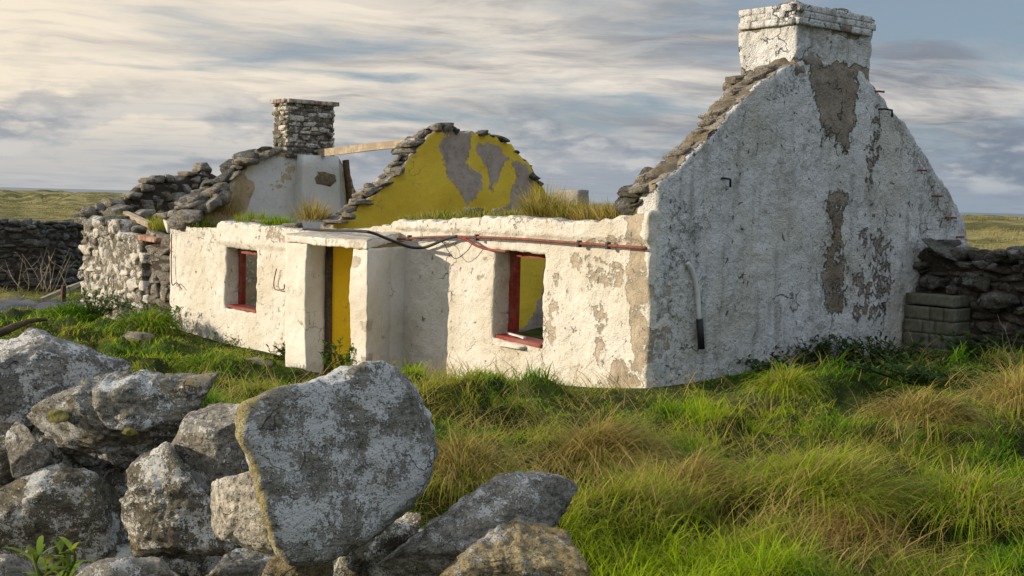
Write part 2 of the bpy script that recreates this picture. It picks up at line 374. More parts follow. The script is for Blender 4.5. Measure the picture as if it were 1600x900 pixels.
def plain(name, colr, rough=0.7, var=0.5, scale=20, bump=0.3, stretch=(1, 1, 1), alt=None, spec=0.3):
    m, t = newmat(name); o = t.n('ShaderNodeTexCoord').outputs['Object']; v = t.mapping(o, scale=stretch)
    n1 = t.noise(v, scale, 6, 0.62); n2 = t.noise(v, scale * 0.22, 4, 0.55)
    c = t.mix(t.step(n1, 0.35, 0.7), colr, tuple(x * (1 - var) for x in colr))
    if alt: c = t.mix(t.step(n2, 0.48, 0.62), c, alt)
    finish(t, c, rough, n1, bump, 0.01, spec); return m
def leafmat(name, trans=0.4, rough=0.6):
    m, t = newmat(name); at = t.n('ShaderNodeAttribute', {'attribute_name': 'mask'}).outputs['Color']
    d = t.n('ShaderNodeBsdfPrincipled', None, Base_Color=at, Roughness=rough); d.inputs['Specular IOR Level'].default_value = 0.15
    tr = t.n('ShaderNodeBsdfTranslucent', None, Color=at)
    t.n('ShaderNodeOutputMaterial', None, Surface=t.n('ShaderNodeMixShader', None, i0=trans, i1=d.outputs[0], i2=tr.outputs[0]).outputs[0]); return m

M = {}
M['front'] = plaster('limewash_cream', (0.70, 0.665, 0.60), (0.40, 0.335, 0.25), (0.24, 0.215, 0.18), 0.85, 1.0)
M['gable'] = plaster('limewash_weathered', (0.84, 0.84, 0.83), (0.36, 0.30, 0.225), (0.20, 0.18, 0.155), 1.7, 0.8, 0.5)
M['porch'] = plaster('limewash_smooth', (0.69, 0.66, 0.605), (0.40, 0.355, 0.285), (0.30, 0.27, 0.23), 0.45, 0.5)
M['yellow'] = plaster('yellow_paint', (0.67, 0.49, 0.048), (0.31, 0.26, 0.215), (0.17, 0.155, 0.14), 0.35, 0.25)
M['ochre'] = plaster('deep_yellow_paint', (0.86, 0.58, 0.02), (0.235, 0.20, 0.175), (0.17, 0.155, 0.14), 0.3, 0.2)
M['inner'] = plaster('old_inner_plaster', (0.56, 0.575, 0.56), (0.37, 0.29, 0.17), (0.20, 0.17, 0.13), 0.4, 0.5)
M['concrete'] = plain('weathered_concrete', (0.30, 0.28, 0.25), 0.95, 0.35, 30, 0.4)
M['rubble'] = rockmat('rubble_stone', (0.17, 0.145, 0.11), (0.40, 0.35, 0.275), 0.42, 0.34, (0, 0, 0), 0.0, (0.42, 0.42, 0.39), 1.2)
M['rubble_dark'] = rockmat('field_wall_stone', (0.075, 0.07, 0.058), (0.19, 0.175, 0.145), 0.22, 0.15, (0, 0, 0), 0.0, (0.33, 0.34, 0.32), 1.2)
M['rubble_white'] = rockmat('limewashed_rubble', (0.15, 0.13, 0.105), (0.32, 0.285, 0.23), 0.2, 0.2, (0, 0, 0), 0.95, (0.5, 0.48, 0.44), 1.2)
M['core'] = plain('wall_core_earth', (0.055, 0.045, 0.035), 1, 0.5, 12, 0.5)
M['earth'] = plain('sod_and_mortar', (0.20, 0.155, 0.10), 1, 0.6, 16, 0.9, (1, 1, 1), (0.13, 0.115, 0.085))
M['red'] = plain('faded_red_paint', (0.27, 0.032, 0.018), 0.6, 0.6, 14, 0.5, (1, 1, 1), (0.23, 0.07, 0.045))
M['rust'] = plain('rusty_red_iron', (0.26, 0.075, 0.045), 0.75, 0.6, 30, 0.4, (1, 1, 1), (0.12, 0.06, 0.045))
M['black'] = plain('black_rubber', (0.02, 0.02, 0.022), 0.55, 0.3, 20, 0.1)
M['whitepipe'] = plain('white_plastic', (0.62, 0.64, 0.63), 0.5, 0.25, 10, 0.1)
M['wood'] = plain('bleached_wood', (0.42, 0.34, 0.235), 0.9, 0.45, 9, 0.5, (1, 1, 1), (0.28, 0.225, 0.16))
M['rotwood'] = plain('rotten_wood', (0.12, 0.075, 0.04), 0.95, 0.7, 25, 0.8, (1, 1, 1), (0.05, 0.035, 0.025))
M['brick'] = plain('red_brick', (0.28, 0.13, 0.085), 0.95, 0.4, 25, 0.5, (1, 1, 1), (0.36, 0.25, 0.19))
M['brickworn'] = plain('worn_brick_and_mortar', (0.30, 0.22, 0.18), 0.95, 0.5, 25, 0.5, (1, 1, 1), (0.42, 0.38, 0.33))
M['leaf'] = leafmat('leaf_blades', 0.5)
# ------------------------------------------------------------------ terrain
def ground_z(X, Y):
    X = np.asarray(X, float); Y = np.asarray(Y, float)
    f = np.interp(X, [-30, -22, -14, -5.7, -4.2, -2, 0, 3, 8, 14], [-0.95, -0.92, -0.75, -0.70, -0.58, -0.30, 0.0, 0.06, 0.14, 0.35])
    k = sstep(Y, 2, 7); g = f * (1 - k) + np.interp(X, [-30, -15, 0, 4, 10], [-0.7, -0.4, 0.12, 0.2, 0.35]) * k
    k2 = sstep(-Y, 3, 9); g = g * (1 - k2) + (f * 0.55 + 0.06) * k2
    dx, dy = X - EYE[0], Y - EYE[1]; d = np.hypot(dx, dy)
    p = np.stack([X, Y, 0 * X], 1)
    near = sstep(d, 3, 6)
    g = g + near * (fbm(p, 0.35, 2, 9) * 0.06 + np.maximum(fbm(p, 1.15, 3, 5), -0.3) * 0.20 * sstep(np.hypot(np.maximum(0, np.maximum(X, -14.5 - X)), np.maximum(0, -Y)), 0.3, 1.5)) + near * sstep(45 - d, 0, 10) * 0.22 * sstep(fbm(p, 1.7, 3, 61) + 0.5 * fbm(p, 1.3, 3, 64), 0.05, 0.7) * np.maximum(sstep(-Y, 0.8, 2.4), sstep(X, 0.8, 2.2))
    b = np.arctan2(dx * YAW_R[0] + dy * YAW_R[1], dx * YAW_F[0] + dy * YAW_F[1])     # bearing from the view line
    bump = fbm(p, 1 / 15., 3, 33) * 0.8 + fbm(p, 1 / 5., 3, 44) * 0.4
    left = -0.95 + fbm(p, 1 / 30., 3, 21) * 0.2 + sstep(d, 120, 300) * (1.1 + 1.8 * bump)
    rgt = -0.3 + sstep(d, 34, 110) * (1.25 + 1.25 * bump) * (1 - 0.35 * sstep(d, 200, 600)); rgt = np.where(rgt > 1.4, 1.4 + (rgt - 1.4) * 0.45, rgt)
    rgt = np.minimum(rgt, 1.95); left = np.where(left > 0.9, 0.9 + (left - 0.9) * 0.5, left); kr = sstep(b, -0.05, 0.2); far = left * (1 - kr) + rgt * kr
    far = far - sstep(d, 500, 1300) * 8
    k3 = sstep(d, 28, 50); g = g * (1 - k3) + far * k3
    return g
rr = np.concatenate([[0.3], np.geomspace(1.2, 50, 430), np.geomspace(51, 9000, 170)]); fine = np.radians(np.linspace(-32, 32, 400)); coarse = np.radians(np.linspace(32, 328, 60))[1:-1]
aa = np.concatenate([fine, coarse]); na = len(aa)
GX = EYE[0] + rr[:, None] * (np.sin(aa)[None] * YAW_R[0] + np.cos(aa)[None] * YAW_F[0]); GY = EYE[1] + rr[:, None] * (np.sin(aa)[None] * YAW_R[1] + np.cos(aa)[None] * YAW_F[1])
V = np.stack([GX.ravel(), GY.ravel(), ground_z(GX.ravel(), GY.ravel())], 1)
i = np.arange(len(rr) - 1)[:, None] * na; j = np.arange(na)[None]; j2 = (j + 1) % na
F = np.stack([i + j, i + j2, i + na + j2, i + na + j], 2).reshape(-1, 4)[:, ::-1]
m, t = newmat('meadow_ground'); g = t.n('ShaderNodeNewGeometry').outputs['Position']
n1 = t.noise(g, 2.2, 7, 0.6); n2 = t.noise(g, 0.22, 7, 0.66); n3 = t.noise(g, 0.022, 5, 0.6); n4 = t.noise(g, 12, 5, 0.65)
dist = t.n('ShaderNodeVectorMath', {'operation': 'DISTANCE'}, i0=g, i1=tuple(EYE)).outputs['Value']
nearc = t.mix(t.step(n1, 0.35, 0.65), (0.030, 0.040, 0.012), (0.075, 0.095, 0.022)); nearc = t.mix(t.m('MULTIPLY', t.step(n4, 0.55, 0.7), 0.5), nearc, (0.13, 0.10, 0.05))
farc = t.mix(t.step(n2, 0.44, 0.56), (0.085, 0.085, 0.036), (0.31, 0.255, 0.115)); farc = t.mix(t.m('MULTIPLY', t.step(n1, 0.42, 0.62), 0.6), farc, (0.16, 0.15, 0.05))
farc = t.mix(t.m('MULTIPLY', t.m('MULTIPLY', t.step(n3, 0.40, 0.50), t.step(dist, 60, 75)), t.m('MULTIPLY', t.step(t.n('ShaderNodeSeparateXYZ', None, Vector=g).outputs[0], -45, -60), t.m('SUBTRACT', 1.0, t.step(dist, 90, 120)))), farc, (0.085, 0.16, 0.028))
finish(t, t.mix(t.step(dist, 26, 45), nearc, farc), 1.0, t.m('ADD', n4, t.m('MULTIPLY', n1, 1.5)), 0.8, 0.12, 0.05)
tag(mk('ground', V, F, m), kind='structure')
# sea
a = np.radians(np.linspace(0, 360, 97)[:-1]); V = np.concatenate([[[0, 0, -3.6]], np.stack([42000 * np.cos(a), 42000 * np.sin(a), 0 * a - 3.6], 1)])
m, t = newmat('sea_water'); g = t.n('ShaderNodeNewGeometry').outputs['Position']; h = t.noise(t.mapping(g, scale=(0.02, 0.05, 1)), 1.0, 5, 0.6)
finish(t, t.mix(h, (0.075, 0.105, 0.14), (0.13, 0.165, 0.20)), 0.45, h, 0.3, 0.6, 0.3)
tag(mk('sea', V, np.array([[0, k + 1, (k + 1) % 96 + 1] for k in range(96)]), m), kind='structure')
# the lane beyond the ruin
ra = [onZ(x, y, -0.82) for x, y in ((-60, 462), (20, 460), (90, 462), (135, 466), (160, 474), (120, 482), (60, 487), (-60, 488))]
cR = np.mean(ra, 0); rings = []
P_ = spline(ra + [ra[0]], 72)[:-1]
for s in (1.0, 0.85, 0.6, 0.3): rings.append(cR + (P_ - cR) * s)
V = np.concatenate(rings); V[:, 2] = ground_z(V[:, 0], V[:, 1]) + 0.035; n = len(P_)
F = np.array([[r * n + k, r * n + (k + 1) % n, (r + 1) * n + (k + 1) % n, (r + 1) * n + k] for r in range(3) for k in range(n)])
V = np.concatenate([V, [[cR[0], cR[1], V[-n:, 2].mean()]]]); T = np.array([[3 * n + k, 3 * n + (k + 1) % n, 4 * n] for k in range(n)])
m, t = newmat('lane_asphalt'); g = t.n('ShaderNodeNewGeometry').outputs['Position']; h = t.noise(g, 9, 6, 0.6)
finish(t, t.mix(h, (0.055, 0.056, 0.062), (0.115, 0.115, 0.12)), 0.9, t.noise(g, 60, 3), 0.4, 0.01)
tag(mk('road', V, [F, T], m), kind='structure')

# ------------------------------------------------------------------ the cottage
cot = tag(empty('stone_cottage', (0, 0, 0)), 'roofless whitewashed stone cottage with two chimneys, yellow inner walls and red window frames', 'cottage')
def maskof(P, base, items, warp=0.09, seed=3):
    """items: (channel, value, polygon in the two wall coordinates given as P)"""
    Mk = np.tile(np.asarray(base, float), (len(P), 1)); p3 = np.stack([P[:, 0], P[:, 1], 0 * P[:, 0]], 1)
    q = P + np.stack([fbm(p3, 2.2, 3, seed), fbm(p3, 2.2, 3, seed + 50)], 1) * warp
    for ch, val, poly in items:
        k = inpoly(q[:, 0], q[:, 1], poly); Mk[k, ch] = np.maximum(Mk[k, ch], val) if val >= 0 else 0
    return Mk
def lumps(V, a1, a2, seed=0, f1=1.3, f2=7.0): return V + fbm3(V, f1, 2, 40 + seed) * a1 + fbm3(V, f2, 3, 90 + seed) * a2
fy = lambda pts, y=0: [tuple(onY(a, b, y)[[0, 2]]) for a, b in pts]
gx = lambda pts, x=0: [tuple(onX(a, b, x)[[1, 2]]) for a, b in pts]

# front wall
ft = sorted(fy([(262, 366), (300, 362), (338, 364), (343, 347), (380, 349), (430, 355), (470, 361), (560, 358), (606, 352), (618, 344), (690, 345), (740, 340), (800, 338), (860, 343), (930, 346), (972, 341), (1002, 332), (1016, 328)]))
top = interp(ft); opn = [(-3.10, -2.0, 0.27, 1.53), (-11.62, -10.32, -0.02, 1.17), (-6.85, -5.7, -0.9, 1.40)]
V, F = wall(-14.26, -0.005, -1.3, lambda u: top(u) + 0.012 * math.sin(u * 9) + 0.015 * math.sin(u * 23 + 1), 0.40, 0.05, opn, 1)
P2 = V[:, [0, 2]].copy(); front = V[:, 1] < 0.06
items = [(0, 0.62, fy([(984, 335), (1016, 328), (1012, 600), (992, 600), (990, 520), (982, 470), (990, 420)])), (0, 0.50, fy([(900, 392), (975, 392), (985, 440), (950, 470), (915, 440), (890, 410)])),
         (0, 0.55, fy([(930, 480), (955, 470), (955, 540), (935, 560)])), (0, 0.42, fy([(855, 400), (885, 410), (890, 520), (860, 560), (850, 470)])), (0, 0.60, fy([(950, 560), (990, 560), (1000, 606), (945, 610)])),
         (0, 0.40, fy([(730, 400), (768, 400), (765, 470), (740, 440)])), (0, 0.5, fy([(905, 370), (985, 345), (1000, 372), (990, 384), (915, 384)])), (0, 0.44, fy([(255, 500), (310, 500), (400, 560), (360, 570), (255, 540)])),
         (0, 0.46, fy([(400, 350), (450, 358), (452, 380), (410, 384)])), (1, 0.30, fy([(262, 362), (338, 360), (330, 385), (270, 400)])), (1, 0.25, fy([(800, 335), (970, 335), (970, 350), (800, 350)])), (0, 0.38, fy([(640, 345), (760, 335), (760, 372), (640, 372)])),
         (0, 0.45, fy([(440, 520), (452, 560), (430, 590), (400, 560)])), (1, 0.34, fy([(690, 585), (1000, 590), (1000, 640), (690, 640)]))]
Mk = maskof(P2, (0.25, 0.12, 0.0), items); Mk[V[:, 2] > np.interp(V[:, 0], [p[0] for p in ft], [p[1] for p in ft]) - 0.05, 1] += 0.3
ins = V[:, 1] > 0.37; Mk[ins] = (0.45, 0.15, 0.2)
Mk[:, 2] = np.maximum(Mk[:, 2], 0.25 * sstep(-(V[:, 2] - np.interp(V[:, 0], [-14, -4, 0], [-0.75, -0.55, 0.0])), -0.35, 0.1))
V[:, 1] -= np.where(front & (V[:, 0] > -5.6) & (V[:, 2] > 1.76), 0.05, 0) + np.where(front & (V[:, 0] < -7.6) & (V[:, 0] > -12.1) & (V[:, 2] > 1.22), 0.035, 0)
V = lumps(V, 0.012, 0.013, 1, 1.3, 8.5)
Mk = lap(Mk, F, 3)
fw = mk('front_wall', V, F, M['front'], cot, mask=Mk)

# window frames, sunk in their openings
def bar(a, b, hx, hy, seg=10, jit=0.004, seed=0):
    a, b = np.asarray(a, float), np.asarray(b, float); V0, F0 = boxgrid(3); d = b - a; L = np.linalg.norm(d); d = d / L
    up = np.array([0, 0, 1.0]) if abs(d[2]) < 0.9 else np.array([0, 1.0, 0]); s = np.cross(d, up); s /= np.linalg.norm(s); u = np.cross(s, d)
    P = (a + b) / 2 + V0[:, :1] * d * L / 2 + V0[:, 1:2] * s * hx + V0[:, 2:] * u * hy
    return P + fbm3(P, 9, 2, seed) * jit, F0
def window(x0, x1, z0, z1, y, missing_right=True):
    fr = mk('window_frame', *join([bar((x0 + 0.03, y + 0.03, z0 + 0.02), (x0 + 0.03, y + 0.03, z1), 0.075, 0.05), bar((x0, y + 0.004, z1 - 0.05), (x1, y + 0.004, z1 - 0.05), 0.045, 0.05), bar((x1 - 0.03, y + 0.05, z0), (x1 - 0.03, y + 0.05, z1), 0.03, 0.03)]), M['red'], cot, smooth=False)
    return fr
f1 = window(-3.07, -2.02, 0.27, 1.54, 0.30); 
sv = bar((-3.1, 0.20, 0.30), (-1.99, 0.13, 0.27), 0.16, 0.025, jit=0.006, seed=4); mk('sill', *sv, M['red'], f1, smooth=False)
mk('broken_slat', *bar((-3.02, 0.22, 0.345), (-2.5, 0.10, 0.325), 0.02, 0.012, seed=8), M['whitepipe'], f1, smooth=False)
f2 = window(-11.6, -10.33, 0.02, 1.16, 0.30); mk('sill', *bar((-11.62, 0.2, 0.02), (-10.31, 0.18, 0.01), 0.15, 0.022, jit=0.006, seed=5), M['red'], f2, smooth=False)
# lime patch under the right sill
V, F = stone((0.30, 0.08, 0.032), 77, 8, 0.14, 0.3); mk('sill_mortar', V + (-2.62, -0.02, 0.225), F, M['porch'], fw, mask=np.tile((0.35, 0.1, 0.0), (len(V), 1)))

# right gable wall
gl = gx([(1030, 288), (1060, 262), (1100, 222), (1140, 182), (1165, 152), (1190, 128), (1230, 104), (1262, 84)]); gr = gx([(1345, 108), (1365, 132), (1395, 170), (1425, 210), (1455, 255), (1480, 292), (1500, 332), (1512, 362)])
top = interp([(0.0, 2.16), (0.06, 2.40)] + gl + gr + [(7.12, 1.75), (7.2, 1.5)])
V, F = wall(0.09, 7.2, -0.9, lambda u: top(u) + 0.012 * math.sin(u * 11) + 0.010 * math.sin(u * 29), 0.38, 0.055, (), 2)
V = np.stack([-V[:, 1], V[:, 0], V[:, 2]], 1); F = F[:, ::-1]
F = F[:, ::-1] if False else F
P2 = V[:, [1, 2]].copy()
items = [(2, 0.16, gx([(1262, 84), (1345, 108), (1335, 200), (1300, 235), (1270, 150)])), (1, 0.48, gx([(1150, 455), (1180, 455), (1185, 480), (1160, 490)])), (1, 0.5, gx([(1225, 330), (1240, 330), (1240, 420), (1226, 420)])), (1, 0.5, gx([(1085, 405), (1105, 405), (1110, 520), (1080, 520)])), (0, 0.42, gx([(1345, 250), (1370, 250), (1372, 520), (1340, 520)])), (0, 0.75, gx([(1262, 84), (1345, 108), (1342, 150), (1335, 200), (1322, 240), (1300, 235), (1285, 190), (1270, 150)])), (0, 0.62, gx([(1295, 300), (1328, 300), (1322, 360), (1332, 420), (1322, 505), (1290, 510), (1284, 430), (1300, 370)])),
         (2, 0.62, gx([(1290, 320), (1322, 320), (1324, 500), (1292, 505)])), (0, 0.47, gx([(1345, 370), (1400, 360), (1395, 440), (1380, 520), (1330, 520), (1335, 430)])), (2, 0.34, gx([(1330, 420), (1420, 380), (1410, 520), (1330, 530)])),
         (1, 0.52, gx([(1040, 318), (1112, 308), (1108, 345), (1092, 405), (1030, 425)])), (1, 0.42, gx([(1015, 420), (1085, 405), (1095, 590), (1000, 610)])), (1, 0.55, gx([(1180, 150), (1260, 90), (1275, 130), (1240, 165), (1195, 175)])),
         (1, 0.56, gx([(1380, 165), (1405, 180), (1520, 380), (1480, 385), (1440, 290), (1400, 220)])), (0, 0.44, gx([(1360, 150), (1385, 200), (1380, 290), (1360, 330), (1345, 250)])),
         (1, 0.26, gx([(1270, 250), (1300, 235), (1310, 330), (1290, 350)])), (1, 0.55, gx([(1292, 318), (1322, 312), (1326, 345), (1300, 360)])), (1, 0.5, gx([(1300, 175), (1330, 172), (1328, 205), (1305, 205)])), (1, 0.40, gx([(1430, 300), (1480, 300), (1480, 400), (1420, 450)])),
         (1, 0.42, gx([(1000, 545), (1420, 500), (1430, 560), (1000, 620)]))]
Mk = maskof(P2, (0.10, 0.10, 0.0), items, 0.12, 8)
tp = np.array([top(u) for u in V[:, 1]]); edge = V[:, 2] > tp - 0.02 - 0.10 * (V[:, 0] < -0.05); Mk[edge & (V[:, 0] < -0.03)] = (0.9, 0.3, 0.45)
Mk[V[:, 0] < -0.33] = (0.5, 0.2, 0.2)
V = lumps(V, 0.022, 0.014, 2, 1.3, 8.0); Mk = lap(Mk, F, 8)
gb = mk('gable_wall', V, F, M['gable'], cot, mask=Mk)
# sod and mortar strip left on the slope where the thatch sat, with stones along it
def strip(line, x0, x1, h, mat, parent, name, seed):
    pts = spline(line, 46); n = len(pts); V = []; k = 7
    for i, (y, z) in enumerate(pts):
        for q in range(k):
            s = q / (k - 1); V.append((x0 + (x1 - x0) * s, y - 0.02, z - 0.06 + h * math.sin(math.pi * min(1, max(0, 0.08 + s * 0.84))) ** 0.5))
    V = np.array(V); V = V + fbm3(V, 4.0, 4, seed) * 0.07
    F = np.array([[i * k + q, i * k + q + 1, (i + 1) * k + q + 1, (i + 1) * k + q] for i in range(n - 1) for q in range(k - 1)])
    return mk(name, V, F, mat, parent)
strip(gl, -0.40, -0.03, 0.08, M['earth'], gb, 'sod_strip', 31)
def copings(line, xr, n, size, parent, mat, seed, lift=0.0, skip=0.0, wash=0.0, name='coping_stone'):
    r = np.random.RandomState(seed); pts = spline(line, n)
    for i, (y, z) in enumerate(pts):
        if r.rand() < skip: continue
        s = r.uniform(0.55, 1.45) * r.uniform(0.75, 1.25, 3) * np.asarray(size); V, F = stone(s, seed * 131 + i, 5, 0.14, 0.45)
        sl_ = np.gradient(pts, axis=0)[i]; a = math.atan2(sl_[1], sl_[0]) * 0.55 + r.normal() * 0.16; c, q = math.cos(a), math.sin(a)
        V = V @ np.array([[1, 0, 0], [0, c, q], [0, -q, c]]); V = rotz(V, r.normal() * 0.25)
        V = V + (r.uniform(*xr), y, z + lift + r.normal() * 0.02)
        mk(name, V, F, mat, parent, mask=np.tile((r.rand() * 0.8, wash * r.rand(), 0), (len(V), 1)))
copings(gl[:-1], (-0.34, -0.2), 34, (0.12, 0.10, 0.04), gb, M['rubble'], 5, -0.02, 0.1)
copings([(0.10, 2.27), (0.32, 2.52)], (-0.5, -0.25), 3, (0.2, 0.16, 0.05), gb, M['rubble_dark'], 15, 0.03)
copings([(0.15, 2.2), (0.15, 2.25)], (-0.62, -0.45), 2, (0.30, 0.14, 0.06), fw, M['rubble_dark'], 16, 0.03)

# right chimney
def boxmesh(x0, x1, y0, y1, z0, z1, cell=0.05):
    V, F = wall(x0, x1, z0, lambda u: z1, y1 - y0, cell, (), 1); return V + (0, y0, 0), F
xb = onY(1161, 14, 2.65)[0]
V, F = boxmesh(xb, 0.0, 2.62, 4.38, 3.45, 5.0)
def course(V, cx, cy, z0, z1, k):
    s = (V[:, 2] > z0) & (V[:, 2] < z1); V = V.copy(); V[s, 0] = cx + (V[s, 0] - cx) * (1 + k); V[s, 1] = cy + (V[s, 1] - cy) * (1 + k * 0.7); return V
V = course(V, xb / 2, 3.5, 4.70, 5.1, 0.014); V = course(V, xb / 2, 3.5, 4.69, 4.80, 0.006)
tpr = 1 - 0.05 * (5.0 - V[:, 2]) / 1.5; V[:, 0] = xb / 2 + (V[:, 0] - xb / 2) * tpr
Mk = np.tile((0.16, 0.12, 0.0), (len(V), 1)); right = V[:, 0] > -0.08
low = sstep(-V[:, 2], -4.35, -3.95); Mk[:, 0] = np.maximum(Mk[:, 0], np.where(right, 0.75 * sstep(-V[:, 2], -4.35, -4.2), low * 0.9)); Mk[:, 1] += np.where(right, 0.15, 0.10 + low * 0.5)
k = right & inpoly(V[:, 1], V[:, 2], gx([(1295, 36), (1340, 45), (1345, 62), (1300, 55)])); Mk[k, 0] = 0.85
k = (V[:, 1] < 2.72) & (V[:, 2] > 4.68) & (V[:, 2] < 4.78) & (V[:, 0] < -0.62) & (V[:, 0] > -0.98); Mk[k] = (0.95, 0, 0.3)
Mk[V[:, 2] > 4.97] = (0.7, 0.3, 0)
V = lumps(V, 0.03, 0.026, 3, 2, 8)
ch = mk('chimney', V, F, M['gable'], cot, mask=lap(Mk, F, 2))
# brick joints of the top courses: thin proud bricks
parts = []
for r_, z in enumerate((4.745, 4.835, 4.925)):
    for x in np.arange(xb + 0.12 + (r_ % 2) * 0.1, -0.05, 0.235): parts.append((lambda q: (q[0] + (x, 2.608, z), q[1]))(brick((0.1165, 0.05, 0.0445), 300 + r_ * 40 + int(x * 10))))
    for y in np.arange(2.72 + (r_ % 2) * 0.1, 4.35, 0.235): parts.append((lambda q: (q[0] + (0.002, y, z), q[1]))(brick((0.05, 0.1165, 0.0445), 700 + r_ * 40 + int(y * 10))))
V, F = join(parts); mk('brick_course', V, F, M['gable'], ch, mask=np.tile((0.2, 0.15, 0.0), (len(V), 1)) + (RS.rand(len(parts)).repeat(len(V) // len(parts))[:, None] > 0.9) * np.array([[0.6, 0, 0.2]]))
# rough footing of the stack on the slope and the breast behind it
parts = []
for q in range(16):
    s = stone((RS.uniform(0.12, 0.2), RS.uniform(0.10, 0.17), RS.uniform(0.05, 0.085)), 900 + q, 5, 0.14, 0.4); parts.append((s[0] + (RS.uniform(xb, -0.3), 2.55 - RS.uniform(0, 0.22), 3.60 + RS.uniform(0, 0.42)), s[1]))
V, F = join(parts); mk('stack_footing', V, F, M['rubble'], ch, mask=np.tile((0.4, 0.3, 0), (len(V), 1)))
V, F = boxmesh(xb + 0.05, -0.36, 2.5, 4.5, 0.0, 3.7, 0.1); V = lumps(V, 0.03, 0.015, 5); mk('chimney_breast', V, F, M['inner'], cot, mask=np.tile((0.5, 0.2, 0.1), (len(V), 1)))

# iron pegs in the right gable
for px, py, L, dn in ((1368, 143, 0.13, 0), (1383, 172, 0.17, 1), (1132, 280, 0.09, 1), (1431, 266, 0.17, 0), (1456, 306, 0.16, 0), (1479, 340, 0.16, 0), (1493, 370, 0.14, 0)):
    p = onX(px, py, 0.0); pts = [p + (-0.06, 0, 0), p + (0.05, 0.0, 0.0), p + (L * 0.5, L * 0.9, 0.0)] if not dn else [p + (-0.05, -L, 0), p + (0.05, -L * 0.5, 0.01), p + (0.06, L * 0.5, 0), p + (0.06, L * 0.55, -0.1)]
    V, F = tube(pts, 0.016, 6); mk('iron_peg', V, F, M['black'] if dn else M['red'], gb)
# drain pipe stub: white bend and black foot
p = [onX(x, y, 0.06) for x, y in ((1074, 411), (1082, 424), (1088, 445), (1091, 470), (1093, 500))]
dp = mk('drainpipe', *tube(spline(p, 22), 0.030, 12), M['whitepipe'], cot); p = [onX(x, y, 0.06) for x, y in ((1093, 498), (1096, 545))]; mk('pipe_foot', *tube(p, 0.045, 12), M['black'], dp)

# cross wall with the yellow paint
XC = -8.3
cl = gx([(470, 400), (520, 354), (545, 335), (575, 312), (600, 290), (632, 258), (655, 228), (680, 206), (700, 199), (735, 208), (765, 210), (800, 228), (825, 256), (845, 288)], XC); cl[0] = (0.3, 1.5)
ctop = cl + [(5.7, 2.0), (6.4, 1.5)]; top = interp(ctop)
V, F = wall(0.45, 6.45, -1.0, lambda u: top(u) + 0.03 * math.sin(u * 13) + 0.02 * math.sin(u * 31), 0.45, 0.045, (), 1)
V = np.stack([XC - V[:, 1], V[:, 0], V[:, 2]], 1); F = F[:, ::-1]
items = [(0, 0.72, gx([(690, 200), (738, 204), (742, 222), (738, 248), (734, 262), (748, 278), (752, 300), (742, 318), (726, 316), (714, 285), (700, 262), (693, 235)], XC)),
         (0, 0.70, gx([(750, 222), (778, 222), (796, 236), (791, 258), (780, 270), (774, 300), (764, 300), (755, 262)], XC)), (0, 0.72, gx([(798, 232), (824, 254), (836, 276), (834, 312), (822, 336), (782, 338), (790, 306), (798, 268)], XC)), (2, 0.20, gx([(690, 200), (840, 280), (830, 340), (700, 330)], XC)), (1, 0.30, gx([(735, 208), (800, 228), (845, 290), (800, 300), (740, 240)], XC)),
         (0, 0.80, gx([(560, 306), (600, 286), (648, 240), (660, 226), (640, 256), (612, 282)], XC)), (0, 0.80, gx([(856, 390), (840, 470), (806, 520), (795, 545), (900, 560), (900, 390)], XC)), (2, 0.18, gx([(520, 300), (600, 300), (700, 345), (520, 360)], XC))]
Mk = maskof(V[:, [1, 2]], (0.13, 0.10, 0.03), items, 0.14, 14); tp = np.array([top(u) for u in V[:, 1]]); Mk[(V[:, 2] > tp - 0.05) & (V[:, 0] < XC - 0.03)] = (1.2, 0.2, 0.1)
Mk[V[:, 0] < XC - 0.40] = (0.6, 0.2, 0.2); Mk = lap(Mk, F, 6)
V = lumps(V, 0.02, 0.005, 4); cw = mk('cross_wall', V, F, M['yellow'], cot, mask=Mk)
copings([(p[0], p[1]) for p in cl[2:9]], (XC - 0.36, XC - 0.1), 34, (0.19, 0.12, 0.045), cw, M['rubble'], 21, 0.02)
copings([(p[0], p[1]) for p in cl[8:14]], (XC - 0.32, XC - 0.10), 22, (0.2, 0.13, 0.05), cw, M['rubble_dark'], 22, 0.0, 0.1)

# left gable with its breast and chimney
XG = -13.7
ll = gx([(282, 338), (312, 318), (345, 298), (378, 265), (400, 248), (425, 240)], XG)
rl = gx([(526, 246), (545, 268), (556, 300)], XG); pl = ll + [(2.9, 3.25)] + rl + [(5.6, 1.9), (6.6, 1.4)]
top = interp(pl); V, F = wall(0.45, 6.6, -1.0, lambda u: top(u) + 0.03 * math.sin(u * 17), 0.55, 0.06, (), 1)
V = np.stack([XG - V[:, 1], V[:, 0], V[:, 2]], 1); F = F[:, ::-1]
items = [(0, 0.8, gx([(300, 330), (345, 300), (385, 268), (398, 300), (380, 345), (290, 350)], XG)), (2, 0.5, gx([(320, 330), (385, 285), (392, 340)], XG)), (0, 0.45, gx([(425, 250), (460, 250), (450, 330), (420, 330)], XG)), (2, 0.22, gx([(425, 255), (450, 255), (445, 330), (425, 330)], XG)), (0, 0.9, gx([(536, 250), (570, 290), (560, 340), (545, 340)], XG))]
Mk = maskof(V[:, [1, 2]], (0.14, 0.10, 0.0), items, 0.08, 24); tp = np.array([top(u) for u in V[:, 1]]); Mk[V[:, 2] > tp - 0.06] = (0.95, 0.2, 0.2); Mk[V[:, 2] < 1.5, 0] = 0.62; Mk = lap(Mk, F, 2)
V = lumps(V, 0.03, 0.008, 6); lg = mk('gable_wall', V, F, M['inner'], cot, mask=Mk)
copings(ll, (XG - 0.45, XG - 0.05), 22, (0.28, 0.2, 0.075), lg, M['rubble'], 41, 0.03, 0, 0.0)
